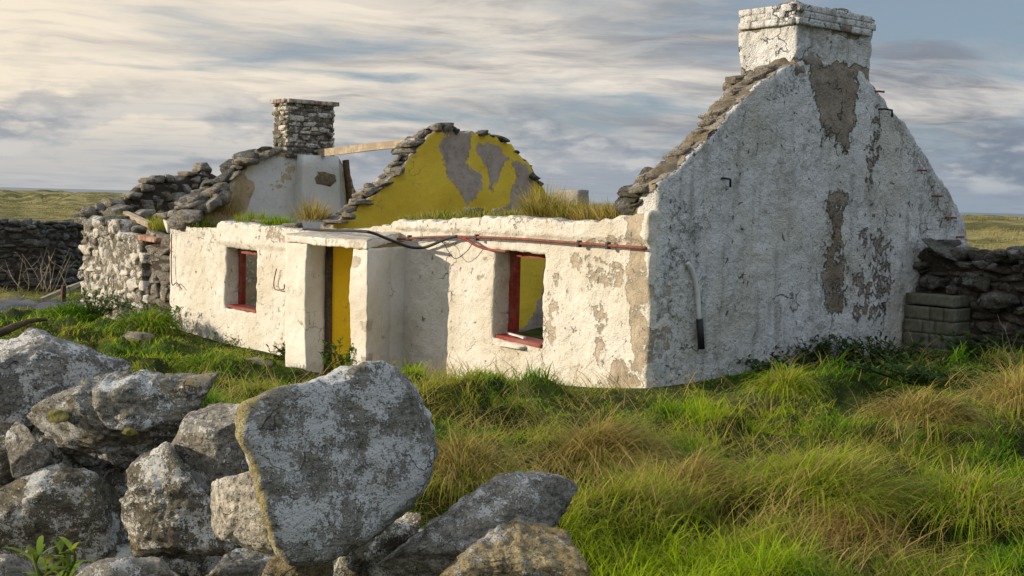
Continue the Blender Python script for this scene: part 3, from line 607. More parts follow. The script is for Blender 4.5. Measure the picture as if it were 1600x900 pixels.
copings(ll[1:5], (XG - 0.5, XG - 0.1), 12, (0.2, 0.17, 0.07), lg, M['rubble_dark'], 42, 0.12)
copings(ll[0:3], (XG - 0.2, XG + 0.25), 7, (0.3, 0.24, 0.13), lg, M['rubble'], 43, -0.12)
copings(gx([(430, 243), (480, 240), (520, 246)], XG), (XG - 0.3, XG), 10, (0.2, 0.14, 0.05), lg, M['rubble_dark'], 44, -0.01)
# tapering breast
b0, b1, b2, b3 = [onX(x, y, XG + 0.35) for x, y in ((474, 246), (529, 250), (543, 345), (472, 345))]
V, F = boxgrid(14); s, tz = (V[:, 1] + 1) / 2, (V[:, 2] + 1) / 2
Y = (b3[1] + (b2[1] - b3[1]) * s) * (1 - tz) + (b0[1] + (b1[1] - b0[1]) * s) * tz; Z = -0.8 + (b0[2] + 0.05 + 0.8) * tz
yy = np.interp(Z, [-0.8, b3[2], b0[2]], [-0.35, 0, 0]); Y = Y + yy * (1 - 2 * s) * 0.6
V = np.stack([XG + 0.15 + V[:, 0] * 0.2, Y, Z], 1)
V = np.concatenate([V]); Mk = np.tile((0.12, 0.06, 0.0), (len(V), 1)); V = lumps(V, 0.02, 0.006, 7)
br = mk('chimney_breast', V, F, M['inner'], cot, mask=Mk)
c = onX(510, 278, XG + 0.36); V, F = stone((0.035, 0.27, 0.16), 55, 8, 0.22, 0.8); mk('bare_patch', V + (XG + 0.345, c[1], c[2]), F, M['earth'], br)
pp = [onX(x, y, XG + 0.25) for x, y in ((536, 250), (546, 345))]; mk('timber_post', *bar(pp[0] + (0, 0.07, 0), pp[1] + (0, 0.07, -0.2), 0.06, 0.05, jit=0.01), M['rotwood'], cot)
# chimney built of courses of stone
cy0, cy1 = onX(449, 200, XG + 0.1)[1], onX(523, 200, XG + 0.1)[1]; cz0, cz1 = onX(480, 240, XG)[2] - 0.1, onX(490, 157, XG)[2]; cx1 = XG + 0.1; cx0 = onY(426, 200, cy0)[0]
parts, mk_, z, kk = [(lambda q: (q[0] * (0.92, 0.96, 1) + ((cx0 + cx1) / 2, (cy0 + cy1) / 2, (cz0 + cz1) / 2 - 0.02), q[1]))((boxgrid(3)[0] * ((cx1 - cx0) / 2, (cy1 - cy0) / 2, (cz1 - cz0) / 2), boxgrid(3)[1]))], [], cz0, 0
mk_.append(np.tile((0.9, 0, 0), (len(parts[0][0]), 1)))
while z < cz1 - 0.12:
    h = RS.uniform(0.075, 0.125)
    for face in (0, 1):
        a0, a1 = (cy0, cy1) if face == 0 else (cx0, cx1); a = a0
        while a < a1 - 0.03:
            L = min(RS.uniform(0.16, 0.42), a1 - a); kk += 1
            s = stone((0.09, L / 2 * 1.04, h / 2 * 1.12), 4000 + kk, 5, 0.10, 0.35); P = s[0] if face == 0 else s[0][:, [1, 0, 2]] * (1, 1, 1)
            off = (cx1 - 0.07 + RS.normal() * 0.012, a + L / 2, z + h / 2) if face == 0 else (a + L / 2, cy0 + 0.07 + RS.normal() * 0.012, z + h / 2)
            parts.append((P + off, s[1] if face == 0 else s[1][:, ::-1])); mk_.append(np.tile((RS.rand() * 0.6, 0.28 + 0.38 * RS.rand(), 0), (len(P), 1))); a += L
    z += h
V, F = join(parts); lch = mk('chimney', V, F, M['rubble_white'], cot, mask=np.concatenate(mk_))
parts = []
for q, y in enumerate(np.arange(cy0 + 0.08, cy1 + 0.02, 0.16)): s = brick((0.10, 0.078, 0.045), 4800 + q, 3, 0.06); parts.append((s[0] + (cx1 - 0.04 + RS.normal() * 0.01, y, cz1 - 0.055), s[1]))
for q, x in enumerate(np.arange(cx0 + 0.06, cx1 - 0.05, 0.16)): s = brick((0.078, 0.10, 0.045), 4900 + q, 3, 0.06); parts.append((s[0] + (x, cy0 + 0.04, cz1 - 0.055), s[1]))
V, F = join(parts); mk('brick_course', V, F, M['brickworn'], lch)

# back wall, low and broken, and the stub seen over the wall head
bt = interp([(-14, 1.0), (-9, 1.1), (-4, 1.2), (-0.5, 1.35)]); V, F = wall(-14.2, -0.5, -0.8, lambda u: bt(u) + 0.08 * math.sin(u * 3.1) + 0.05 * math.sin(u * 11), 0.5, 0.12, (), 1)
V = lumps(V + (0, 6.65, 0), 0.05, 0.02, 9); mk('back_wall', V, F, M['inner'], cot, mask=np.tile((0.5, 0.3, 0.1), (len(V), 1)))
a, b = onY(875, 296, 6.9), onY(913, 296, 6.9); V, F = boxmesh(a[0], b[0], 6.72, 7.05, 0.8, a[2], 0.06); V = lumps(V, 0.03, 0.015, 10); mk('wall_stub', V, F, M['concrete'], cot)
# floor of rubble and earth inside
V, F = boxgrid(24); k = V[:, 2] > 0.99; V = np.stack([-7.3 + V[:, 0] * 6.7, 3.55 + V[:, 1] * 3.05, -0.75 + V[:, 2] * 0.3], 1); V = V + fbm3(V, 1.6, 4, 71) * 0.12; mk('rubble_floor', V, F, M['earth'], cot)

# porch
po = empty('porch', (-6.4, -0.5, -0.6)); po.parent = cot
def pier(x0, x1, x1b, y0, y1, z1, name, R=0.12, seed=0, ych=0.0):
    V, F = boxmesh(x0, x1, y0, y1, -1.1, z1, 0.036); s = (V[:, 1] - y0) / (y1 - y0); V[:, 0] = x0 + (V[:, 0] - x0) * (1 + np.minimum(s, 0.87) * ((x1b - x0) / (x1 - x0) - 1))
    V = lumps(V, 0.022, 0.008, 12 + seed); Mk = np.tile((R, 0.08, 0), (len(V), 1)).astype(float); Mk[V[:, 2] < -0.25, 0] += 0.16; return V, F, Mk
V, F, Mk = pier(-7.35, -6.68, -6.86, -1.0, 0.12, 1.47, 'pier'); mk('pier', V, F, M['porch'], po, mask=Mk)
V, F, Mk = pier(-5.33, -4.87, -5.58, -1.0, 0.12, 1.47, 'pier', 0.16, 1)
k = (V[:, 0] > -5.05) & (V[:, 1] < -0.8); Mk[k & (np.abs(V[:, 2] + 0.35) < 0.25), 0] = 0.6; Mk[k & (np.abs(V[:, 2] - 0.3) < 0.1), 0] = 0.55; Mk[(V[:, 1] < -0.7) & (V[:, 2] > 1.15) & (V[:, 2] < 1.35) & (V[:, 0] < -5.05), 0] = 0.62
mk('pier', V, F, M['porch'], po, mask=lap(Mk, F, 2))
V, F = boxmesh(-7.36, -4.85, -1.015, 0.06, 1.458, 1.59, 0.03); s = (V[:, 1] + 1.015) / 1.075; V[:, 0] -= np.where(V[:, 0] > -6.4, s * 0.72 * (V[:, 0] + 6.4) / 1.6, 0); V[:, 2] += 0.10 * s
V = lumps(V, 0.012, 0.010, 15); Mk = np.tile((0.40, 0.25, 0), (len(V), 1)).astype(float); Mk[V[:, 2] > 1.58 + 0.10 * s, 0] = 0.8
mk('roof_slab', V, F, M['porch'], po, mask=Mk)
V, F = boxmesh(-6.93, -6.71, -0.52, 0.42, -1.0, 1.452, 0.08); mk('painted_jamb', lumps(V, 0.008, 0.003, 16), F, M['ochre'], po, mask=np.tile((0.17, 0.12, 0.06), (len(V), 1)))
mk('door_frame', *join([bar((-6.70, -0.57, -0.9), (-6.70, -0.57, 1.46), 0.045, 0.05, jit=0.02, seed=3)]), M['rotwood'], po)
# red conduit and cables on the front
def yp(pts, y): return [onY(a, b, y) for a, b in pts]
mk('conduit', *tube(spline(yp([(612, 374), (700, 370), (800, 373), (900, 380), (1010, 388)], -0.10), 40), 0.021, 8), M['rust'], cot)
cb = [onY(474, 358, -0.4), onY(520, 360, -0.6), onY(560, 361, -0.98), onY(582, 364, -0.95), onY(610, 375, -0.5), onY(640, 386, -0.2), onY(665, 386, -0.12), onY(695, 374, -0.13), onY(714, 369, -0.14)]
mk('cable', *tube(spline(cb, 60), 0.023, 7), M['black'], cot)
mk('cable', *tube(spline(yp([(714, 369), (728, 374), (745, 384), (765, 390), (792, 393)], -0.13), 30), 0.02, 6), M['red'], cot)
mk('cable', *tube(spline(yp([(560, 384), (612, 380), (660, 372), (690, 378), (700, 392), (712, 404), (730, 392), (738, 380)], -0.14), 40), 0.006, 5), M['black'], cot)
mk('wire', *tube(spline(yp([(432, 420), (428, 440), (430, 452), (443, 452), (444, 444)], -0.06), 24), 0.011, 5), M['rust'], cot)
mk('wire', *tube(spline(yp([(268, 365), (268, 440), (276, 442), (284, 452)], -0.08), 20), 0.012, 5), M['rust'], cot)
for px, py in ((640, 372), (745, 371), (905, 381), (950, 384)): V, F = boxgrid(2); mk('pipe_clip', V * (0.02, 0.03, 0.045) + onY(px, py, -0.095), F, M['black'], cot, smooth=False)
# ------------------------------------------------------------------ rubble walls
def rubble(a, b, top, thick, zb=-1.2, hmin=0.10, hmax=0.22, lmin=0.18, lmax=0.5, seed=1, wash=0.0, n=5, over=1.12, jut=0.03, rnd_=0.45):
    """stones laid in rough courses from a to b (xy); returns V, F, mask"""
    a, b = np.asarray(a, float), np.asarray(b, float); L = np.linalg.norm(b - a); e = (b - a) / L; nrm = np.array([-e[1], e[0]]); ang = math.atan2(e[1], e[0]); r = np.random.RandomState(seed)
    parts, mk_ = [], []; z = zb; q = 0
    zt = max(top(u) for u in np.linspace(0, L, 60))
    while z < zt:
        h = r.uniform(hmin, hmax); u = -r.uniform(0, 0.2)
        while u < L:
            l = r.uniform(lmin, lmax); c = u + l / 2; hh = h * r.uniform(0.75, 1.35)
            if z + hh * 0.5 < top(min(max(c, 0), L)) and c < L + 0.05:
                s = stone((l / 2 * over, thick / 2 * r.uniform(0.92, 1.05), hh / 2 * over), seed * 7919 + q, n, 0.13, rnd_)
                V = s[0]; t_ = r.normal() * 0.10; V = V @ np.array([[math.cos(t_), 0, math.sin(t_)], [0, 1, 0], [-math.sin(t_), 0, math.cos(t_)]])
                V = rotz(V, ang + r.normal() * 0.05); p = a + e * c + nrm * (thick / 2 + r.normal() * jut)
                parts.append((V + (p[0], p[1], z + h / 2 + r.normal() * 0.015), s[1])); mk_.append(np.tile((r.rand() ** 2, wash * r.uniform(0.4, 1.0), 0), (len(V), 1)))
            u += l; q += 1
        z += h
    V, F = join(parts); return V, F, np.concatenate(mk_)
def core(a, b, top, thick, zb=-1.2, inset=0.10):
    a, b = np.asarray(a, float), np.asarray(b, float); L = np.linalg.norm(b - a); e = (b - a) / L; nrm = np.array([-e[1], e[0]])
    V, F = wall(0.06, L - 0.06, zb, lambda u: max(zb + 0.2, top(u) - 0.16), thick - 2 * inset, 0.15, (), 0); P = a[None] + V[:, :1] * e[None] + (V[:, 1:2] + inset) * nrm[None]
    return np.concatenate([P, V[:, 2:]], 1), F

# the outbuilding ruin joined to the left end
ru = tag(empty('outbuilding_ruin', (-17, 1.5, -0.7)), 'roofless rubble outbuilding with flaking limewash joined to the far end of the cottage', 'ruin')
t1 = interp(sorted([(p[0] + 19.66, p[2]) for p in (onY(a, b, 0) for a, b in ((125, 337), (150, 338), (165, 345), (190, 356), (205, 360), (218, 368), (222, 372)))]))
A, B = (-19.66, 0.02), (-15.85, 0.0)
V, F, Mk = rubble(A, B, t1, 0.55, seed=31, wash=1.0, lmin=0.22, lmax=0.55, hmin=0.13, hmax=0.27, n=7, jut=0.025, rnd_=0.4)
low = V[:, 2] < 0.9; Mk[:, 1] *= np.where(low, 1.0, 0.75)
rw = mk('front_wall', V, F, M['rubble_white'], ru, mask=Mk); V, F = core(A, B, t1, 0.55, inset=0.05); mk('mortar_core', V, F, M['rubble_white'], rw, mask=np.tile((0.5, 0.42, 0), (len(V), 1)))
t2 = interp([(0, 1.20), (1.6, 1.20)])
V, F, Mk = rubble((-15.86, 0.10), (-14.25, 0.10), t2, 0.4, seed=37, wash=0.35, lmin=0.35, lmax=0.8, hmin=0.13, hmax=0.26, n=6, jut=0.015, rnd_=0.3)
bl = mk('blocked_doorway', V, F, M['rubble_white'], ru, mask=Mk); V, F = core((-15.86, 0.10), (-14.25, 0.10), t2, 0.4); mk('mortar_core', V, F, M['core'], bl)
p = onY(238, 374, 0.15); V, F = stone((0.62, 0.2, 0.085), 5, 7, 0.06, 0.25); mk('lintel', V + (p[0], 0.14, p[2]), F, M['brick'], bl)
p = onY(268, 352, 0.2); V, F = stone((0.14, 0.16, 0.17), 6, 6, 0.05, 0.25); mk('kneeler', V + (p[0], 0.2, p[2]), F, M['front'], ru, mask=np.tile((0.1, 0.1, 0), (len(V), 1)))
V, F = stone((0.3, 0.26, 0.07), 8, 6, 0.10, 0.4); mk('coping_stone', V + (p[0], 0.25, p[2] + 0.2), F, M['rubble'], ru, mask=np.tile((0.3, 0, 0), (len(V), 1)))
# end gable of the ruin, seen over the front wall
g2 = [(p[1], p[2]) for p in (onX(a, b, -19.3) for a, b in ((150, 336), (178, 312), (205, 300), (222, 282), (235, 276), (268, 276), (285, 272), (310, 264), (330, 260), (345, 268), (352, 280)))] + [(5.4, 1.9), (6.2, 1.2)]
t3 = interp([(y - 0.3, z) for y, z in g2]); A, B = (-19.3, 0.3), (-19.3, 6.4)
V, F, Mk = rubble(A, B, t3, 0.6, zb=-0.9, seed=43, wash=0.0, hmin=0.12, hmax=0.26, lmin=0.18, lmax=0.5, n=6, jut=0.05)
rg = mk('gable_wall', V, F, M['rubble'], ru, mask=Mk); V, F = core(A, B, t3, 0.6, -0.9); mk('mortar_core', V, F, M['core'], rg)
# loose stones tumbling along the wall head between the gables
r = np.random.RandomState(77); k = 0
for px, py, y, s in ((196, 352, 0.4, 0.2), (178, 345, 0.3, 0.24), (140, 330, 0.3, 0.22), (160, 326, 0.6, 0.2), (212, 352, 0.5, 0.24), (225, 358, 0.4, 0.2), (185, 332, 0.8, 0.3), (205, 340, 0.9, 0.2), (238, 362, 0.4, 0.18), (248, 350, 0.6, 0.18), (262, 338, 0.8, 0.22), (225, 338, 1.2, 0.26), (133, 345, 0.2, 0.2)):
    V, F = stone((s * r.uniform(0.9, 1.5), s, s * r.uniform(0.45, 0.8)), 600 + k, 6, 0.14, 0.5); mk('coping_stone', rotz(V, r.rand() * 3) + onY(px, py, y), F, M['rubble_white'], ru, mask=np.tile((r.rand() * 0.5, 0.45 * r.rand(), 0), (len(V), 1))); k += 1

# field wall beyond the lane
def drywall(name, label, pts, top, thick, seed, mat, **kw):
    root = tag(empty(name, (pts[0][0], pts[0][1], ground_z(np.array([pts[0][0]]), np.array([pts[0][1]]))[0])), label, 'stone wall'); ps, ms, cs = [], [], []
    for i, (a, b) in enumerate(zip(pts, pts[1:])):
        L0 = sum(math.dist(pts[k], pts[k + 1]) for k in range(i)); tp = lambda u, L0=L0: top(u + L0)
        V, F, m_ = rubble(a, b, tp, thick, seed=seed + i, **kw); ps.append((V, F)); ms.append(m_); cs.append(core(a, b, tp, thick, kw.get('zb', -1.2)))
    V, F = join(ps); s = mk('stonework', V, F, mat, root, mask=np.concatenate(ms)); V, F = join(cs); mk('wall_heart', V, F, M['core'], root); return root
a0, a1, a2 = onZ(-70, 452, -0.95), onZ(60, 452, -0.95), onZ(190, 440, -0.95)
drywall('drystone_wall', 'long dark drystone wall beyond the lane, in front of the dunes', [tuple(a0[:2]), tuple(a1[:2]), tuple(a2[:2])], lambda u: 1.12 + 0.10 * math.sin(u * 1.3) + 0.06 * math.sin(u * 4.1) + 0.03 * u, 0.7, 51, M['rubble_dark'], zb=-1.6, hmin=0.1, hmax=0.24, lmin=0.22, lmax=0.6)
# wall and block pier right of the gable
rt = interp([(0, 1.60), (0.5, 1.78), (0.95, 1.66), (1.4, 1.55), (1.9, 1.70), (2.6, 1.62), (3.4, 1.75), (6, 1.7)])
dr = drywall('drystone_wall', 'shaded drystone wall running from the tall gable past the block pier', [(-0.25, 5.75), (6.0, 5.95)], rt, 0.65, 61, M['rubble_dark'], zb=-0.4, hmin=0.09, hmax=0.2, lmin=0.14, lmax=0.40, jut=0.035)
for px, py, s, an in ((1470, 392, (0.42, 0.26, 0.055), 0.5), (1525, 442, (0.24, 0.16, 0.17), 0.1), (1488, 452, (0.10, 0.12, 0.09), 0.0), (1452, 440, (0.22, 0.16, 0.13), 0.2), (1560, 400, (0.2, 0.2, 0.12), 0.0), (1595, 395, (0.26, 0.22, 0.13), -0.1), (1560, 470, (0.34, 0.2, 0.16), 0.1)):
    V, F = stone(tuple(x * 0.78 for x in s), int(px), 7, 0.12, 0.45); c_, q = math.cos(an), math.sin(an); V = V @ np.array([[c_, 0, -q], [0, 1, 0], [q, 0, c_]]); mk('coping_stone' if py < 410 else 'face_stone', V + onY(px, py, 5.72), F, M['rubble_dark'], dr, mask=np.tile((0.5 * rnd.random(), 0, 0), (len(V), 1)))
pc = tag(empty('block_pier', (0.5, 5.45, 0)), 'low mossy pier of squared concrete blocks against the tall gable', 'pier')
parts, mm = [], []
for r_ in range(6):
    z = 0.93 - r_ * 0.2; x = 0.05
    while x < 0.86:
        L = (0.42, 0.22, 0.3, 0.2)[(r_ * 3 + len(parts)) % 4] if r_ else 0.82; L = min(L, 0.88 - x)
        s = brick((L / 2 - 0.006, 0.24, 0.096 if r_ else 0.08), 8000 + len(parts), 5, 0.03); parts.append((s[0] + (x + L / 2, 5.66 + RS.normal() * 0.008, z), s[1])); x += L
V, F = join(parts); mk('blockwork', V, F, plain('mossy_concrete_block', (0.155, 0.155, 0.115), 0.95, 0.4, 16, 0.5, (1, 1, 1), (0.095, 0.10, 0.065)), pc)

# ------------------------------------------------------------------ plants made of blades
def blades(root, ang, L, W, phi0, phi1, c0, c1, S=4, twist=None):
    """curved grass blades; phi0/phi1 = lean from vertical at root / at tip"""
    N = len(root); P = np.zeros((N, S + 1, 3)); P[:, 0] = root; dh = np.stack([np.cos(ang), np.sin(ang), 0 * ang], 1)
    for k in range(S):
        f = phi0 + (phi1 - phi0) * ((k + 0.5) / S); P[:, k + 1] = P[:, k] + (L / S)[:, None] * (dh * np.sin(f)[:, None] + ZUP * np.cos(f)[:, None])
    tw = ang + math.pi / 2 + (twist if twist is not None else 0); sd = np.stack([np.cos(tw), np.sin(tw), 0 * tw], 1)
    V = np.zeros((N, 2 * S + 1, 3)); Cm = np.zeros((N, 2 * S + 1, 3))
    for k in range(S):
        t_ = k / S; wk = W * (1 - t_ ** 1.6) * 0.5; V[:, 2 * k] = P[:, k] - sd * wk[:, None]; V[:, 2 * k + 1] = P[:, k] + sd * wk[:, None]
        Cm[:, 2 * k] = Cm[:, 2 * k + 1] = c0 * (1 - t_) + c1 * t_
    V[:, 2 * S] = P[:, S]; Cm[:, 2 * S] = c1; b = (np.arange(N) * (2 * S + 1))[:, None]
    Q = np.concatenate([b + np.array([[2 * k, 2 * k + 1, 2 * k + 3, 2 * k + 2]]) for k in range(S - 1)]); T = b + np.array([[2 * S - 2, 2 * S - 1, 2 * S]])
    return V.reshape(-1, 3), [Q, T], Cm.reshape(-1, 3)
GREEN, LIME, OLIVE, STRAW, RUSTY = (np.array(c) for c in ((0.075, 0.215, 0.006), (0.32, 0.42, 0.010), (0.22, 0.235, 0.018), (0.52, 0.39, 0.12), (0.33, 0.225, 0.075)))
def inside_house(X, Y):
    r_ = (X < 0.06) & (X > -14.4) & (Y > -0.02) & (Y < 7.3); r_ |= (X < -5.1) & (X > -7.7) & (Y > -0.85) & (Y < 0.1); r_ |= (X < -14) & (X > -19.7) & (Y > 0.0) & (Y < 7); r_ |= (X > 0) & (Y > 5.5) & (Y < 6.4) & (X < 6.2)
    return r_
def lawn(N, dmin, dmax, seed, tall=1.0, wide=1.0, half=29, power=0.0):
    r = np.random.RandomState(seed); u_ = r.rand(N); d = dmin * (dmax / dmin) ** u_; a = np.radians(r.uniform(-half, half, N))
    X = EYE[0] + d * (np.sin(a) * YAW_R[0] + np.cos(a) * YAW_F[0]); Y = EYE[1] + d * (np.sin(a) * YAW_R[1] + np.cos(a) * YAW_F[1])
    rp = onZ(40, 473, -0.82); k = ~inside_house(X, Y); k &= ~((np.hypot((X - rp[0]) / 4.2, (Y - rp[1]) / 2.3) < 1))
    X, Y, d = X[k], Y[k], d[k]; return X, Y, d
def grass(name, N, dmin, dmax, seed, hs=1.0):
    X, Y, d = lawn(N, dmin, dmax, seed); r = np.random.RandomState(seed + 1); p = np.stack([X, Y, 0 * X], 1); n = len(X)
    clump = fbm(p, 1.7, 3, 61); patch = fbm(p, 0.9, 4, 62) + 0.35 * r.normal(size=n); dry = fbm(p, 0.8, 4, 63) + 0.35 * clump; hgt = fbm(p, 1.3, 3, 64)
    flow = fbm(p, 0.45, 2, 65) * 3.2 + 0.6
    tuft = sstep(clump + 0.5 * hgt, 0.05, 0.7)
    Z = ground_z(X, Y) - 0.02
    nearwall = np.minimum(np.abs(Y + 0.0), 2) / 2
    L = (0.11 + 0.14 * sstep(hgt, -0.5, 0.6) + 0.10 * tuft) * 0.69 * r.uniform(0.5, 1.4, n) * hs * (0.5 + 0.5 * nearwall)
    L *= np.where((X < -3.5) & (Y < 0), 0.75, 1.0)
    W = np.maximum(0.0058, d * 0.00072) * np.where(r.rand(n) < 0.15, 1.9, 1.0) * r.uniform(0.6, 1.4, n)
    ang = np.where(r.rand(n) < 0.5, flow + r.normal(size=n) * 0.8, r.uniform(0, 6.28, n)); ph0 = np.abs(r.normal(size=n)) * 0.45 + 0.05; ph1 = ph0 + r.uniform(0.4, 2.6, n)
    st = r.rand(n); pd = sstep(dry, 0.0, 0.75); isd = st < 0.03 + 0.30 * pd ** 1.6
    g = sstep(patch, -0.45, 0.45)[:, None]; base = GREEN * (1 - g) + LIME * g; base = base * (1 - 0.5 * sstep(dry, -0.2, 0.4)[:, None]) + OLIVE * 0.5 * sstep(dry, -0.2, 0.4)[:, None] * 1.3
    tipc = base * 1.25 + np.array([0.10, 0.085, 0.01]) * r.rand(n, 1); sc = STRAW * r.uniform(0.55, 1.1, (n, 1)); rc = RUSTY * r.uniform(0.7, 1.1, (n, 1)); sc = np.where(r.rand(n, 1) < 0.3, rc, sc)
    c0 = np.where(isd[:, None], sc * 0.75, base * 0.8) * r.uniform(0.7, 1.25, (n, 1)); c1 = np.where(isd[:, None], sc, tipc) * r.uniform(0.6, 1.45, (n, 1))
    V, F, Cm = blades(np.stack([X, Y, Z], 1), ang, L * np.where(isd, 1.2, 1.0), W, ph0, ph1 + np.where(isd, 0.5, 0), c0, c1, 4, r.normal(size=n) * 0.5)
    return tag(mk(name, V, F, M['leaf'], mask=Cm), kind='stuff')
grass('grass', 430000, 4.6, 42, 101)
def dead_stems(N, seed):
    X, Y, d = lawn(N, 4.6, 26, seed); r = np.random.RandomState(seed); n = len(X); p = np.stack([X, Y, 0 * X], 1)
    k = (fbm(p, 0.8, 4, 63) + r.normal(size=n) * 0.25 > 0.12) & (X > -5.5); X, Y, d, p = X[k], Y[k], d[k], p[k]; n = len(X)
    c = STRAW * r.uniform(0.7, 1.35, (n, 1)); c = np.where(r.rand(n, 1) < 0.25, RUSTY * 1.1, c); lz = r.uniform(0.5, 1.25, n)
    V, F, Cm = blades(np.stack([X, Y, ground_z(X, Y) + 0.06 + 0.1 * r.rand(n)], 1), fbm(p, 0.7, 2, 8) * 4 + r.normal(size=n) * 1.0, r.uniform(0.2, 0.55, n), np.maximum(0.004, d * 0.00055) * r.uniform(0.7, 1.4, n), lz, lz + r.uniform(0.2, 1.2, n), c * 0.85, c, 5, r.normal(size=n))
    tag(mk('dead_grass', V, F, M['leaf'], mask=Cm), kind='stuff')
dead_stems(19000, 707)
def dune_grass(N, seed):
    X, Y, d = lawn(N, 40, 260, seed, half=27); r = np.random.RandomState(seed); n = len(X); p = np.stack([X, Y, 0 * X], 1); q = fbm(p, 0.12, 4, 5)
    k = q > -0.05; X, Y, d, q = X[k], Y[k], d[k], q[k]; n = len(X)
    g = sstep(q, -0.3, 0.5)[:, None]; c = (np.array([0.08, 0.09, 0.025]) * (1 - g) + np.array([0.34, 0.29, 0.10]) * g) * r.uniform(0.7, 1.3, (n, 1))
    V, F, Cm = blades(np.stack([X, Y, ground_z(X, Y) - 0.05], 1), r.normal(size=n) * 0.8 + 0.6, r.uniform(0.12, 0.36, n), d * 0.0008, r.uniform(0.1, 0.5, n), r.uniform(0.6, 1.5, n), c * 0.85, c * 1.1, 3)
    tag(mk('dune_grass', V, F, M['leaf'], mask=Cm), kind='stuff')
dune_grass(110000, 303)

def tussock(name, label, cat, c, rad, h, n, cols, seed, droop=(0.9, 2.4), wid=0.006, group=None, dirn=None, lean=0.35, kind=None):
    r = np.random.RandomState(seed); a = r.uniform(0, 6.283, n); q = np.sqrt(r.rand(n)); R = rad * q
    root = np.stack([c[0] + R * np.cos(a), c[1] + R * np.sin(a), c[2] + 0 * a + 0.25 * h * (1 - q ** 2)], 1)
    an = a + r.normal(size=n) * 0.6 if dirn is None else np.where(r.rand(n) < 0.6, dirn + r.normal(size=n) * 0.6, a)
    w_ = r.choice(len(cols), n, p=np.array([k[1] for k in cols]) / sum(k[1] for k in cols)); cc = np.array([k[0] for k in cols])[w_] * r.uniform(0.65, 1.2, (n, 1))
    p0 = lean * q + np.abs(r.normal(size=n)) * 0.12; V, F, Cm = blades(root, an, h * r.uniform(0.5, 1.2, n), wid * r.uniform(0.6, 1.5, n), p0, p0 + r.uniform(droop[0] - 0.6, droop[1], n), cc * 0.8, cc * 1.1, 5, r.normal(size=n) * 0.5)
    return tag(mk(name, V, F, M['leaf'], mask=Cm, origin=c), label, cat, group)
def gpt(px, py, z=0.1):
    p = onZ(px, py, z)
    for _ in range(4): p = onZ(px, py, float(ground_z(np.array([p[0]]), np.array([p[1]]))[0]))
    return p
S4 = [(GREEN, .22), (OLIVE, .43), (STRAW, .35)]
S1, S2, S3 = [(STRAW, .5), (RUSTY, .2), (OLIVE, .3)], [(LIME, .5), (STRAW, .3), (OLIVE, .2)], [(GREEN, .5), (LIME, .4), (STRAW, .1)]
for i, (px, py, rad, h, n, cols, lab) in enumerate((
        (935, 745, 0.42, 0.55, 1700, S1, 'large straw brown grass tussock beside the long grey slab of the rock pile'),
        (1080, 800, 0.30, 0.42, 900, S1, 'pale straw tussock drooping low in the middle of the lawn'),
        (1270, 800, 0.55, 0.42, 1500, S2, 'wide golden green tussock in the lower lawn'),
        (1440, 680, 0.38, 0.40, 1200, S1, 'brownish dry tussock below the shaded drystone wall'),
        (1592, 655, 0.35, 0.60, 1200, [(STRAW, .8), (LIME, .2)], 'tall pale dry tussock at the right edge of the lawn'),
        (1320, 880, 0.35, 0.34, 1100, [(STRAW, .8), (RUSTY, .2)], 'flattened bleached tussock at the bottom of the lawn'),
        (1520, 830, 0.45, 0.38, 1300, S2, 'dark olive tussock near the lower right of the lawn'),
        (1225, 632, 0.25, 0.42, 700, [(LIME, .8), (STRAW, .2)], 'bright yellow green tuft below the white drainpipe wall'),
        (330, 590, 0.50, 0.42, 1700, S3, 'dense green tussock behind the striped foreground rock'),
        (230, 520, 0.55, 0.5, 900, S3, 'leafy green clump at the foot of the cottage corner'),
        (110, 503, 0.7, 0.45, 1000, [(GREEN, .7), (LIME, .3)], 'dark green clump before the outbuilding ruin'),
        (720, 770, 0.3, 0.45, 900, S1, 'yellow straw tuft between standing slab and lawn'))):
    c = gpt(px, py); dd = np.linalg.norm(c - EYE); tussock('grass_tussock', lab, 'grass tussock', c + (0, 0, 0.12), rad, h, n, cols, 500 + i, (1.7, 3.0), max(0.006, dd * 0.0007), 'grass tussocks on the lawn', 0.7 + 0.2 * i, 0.8)
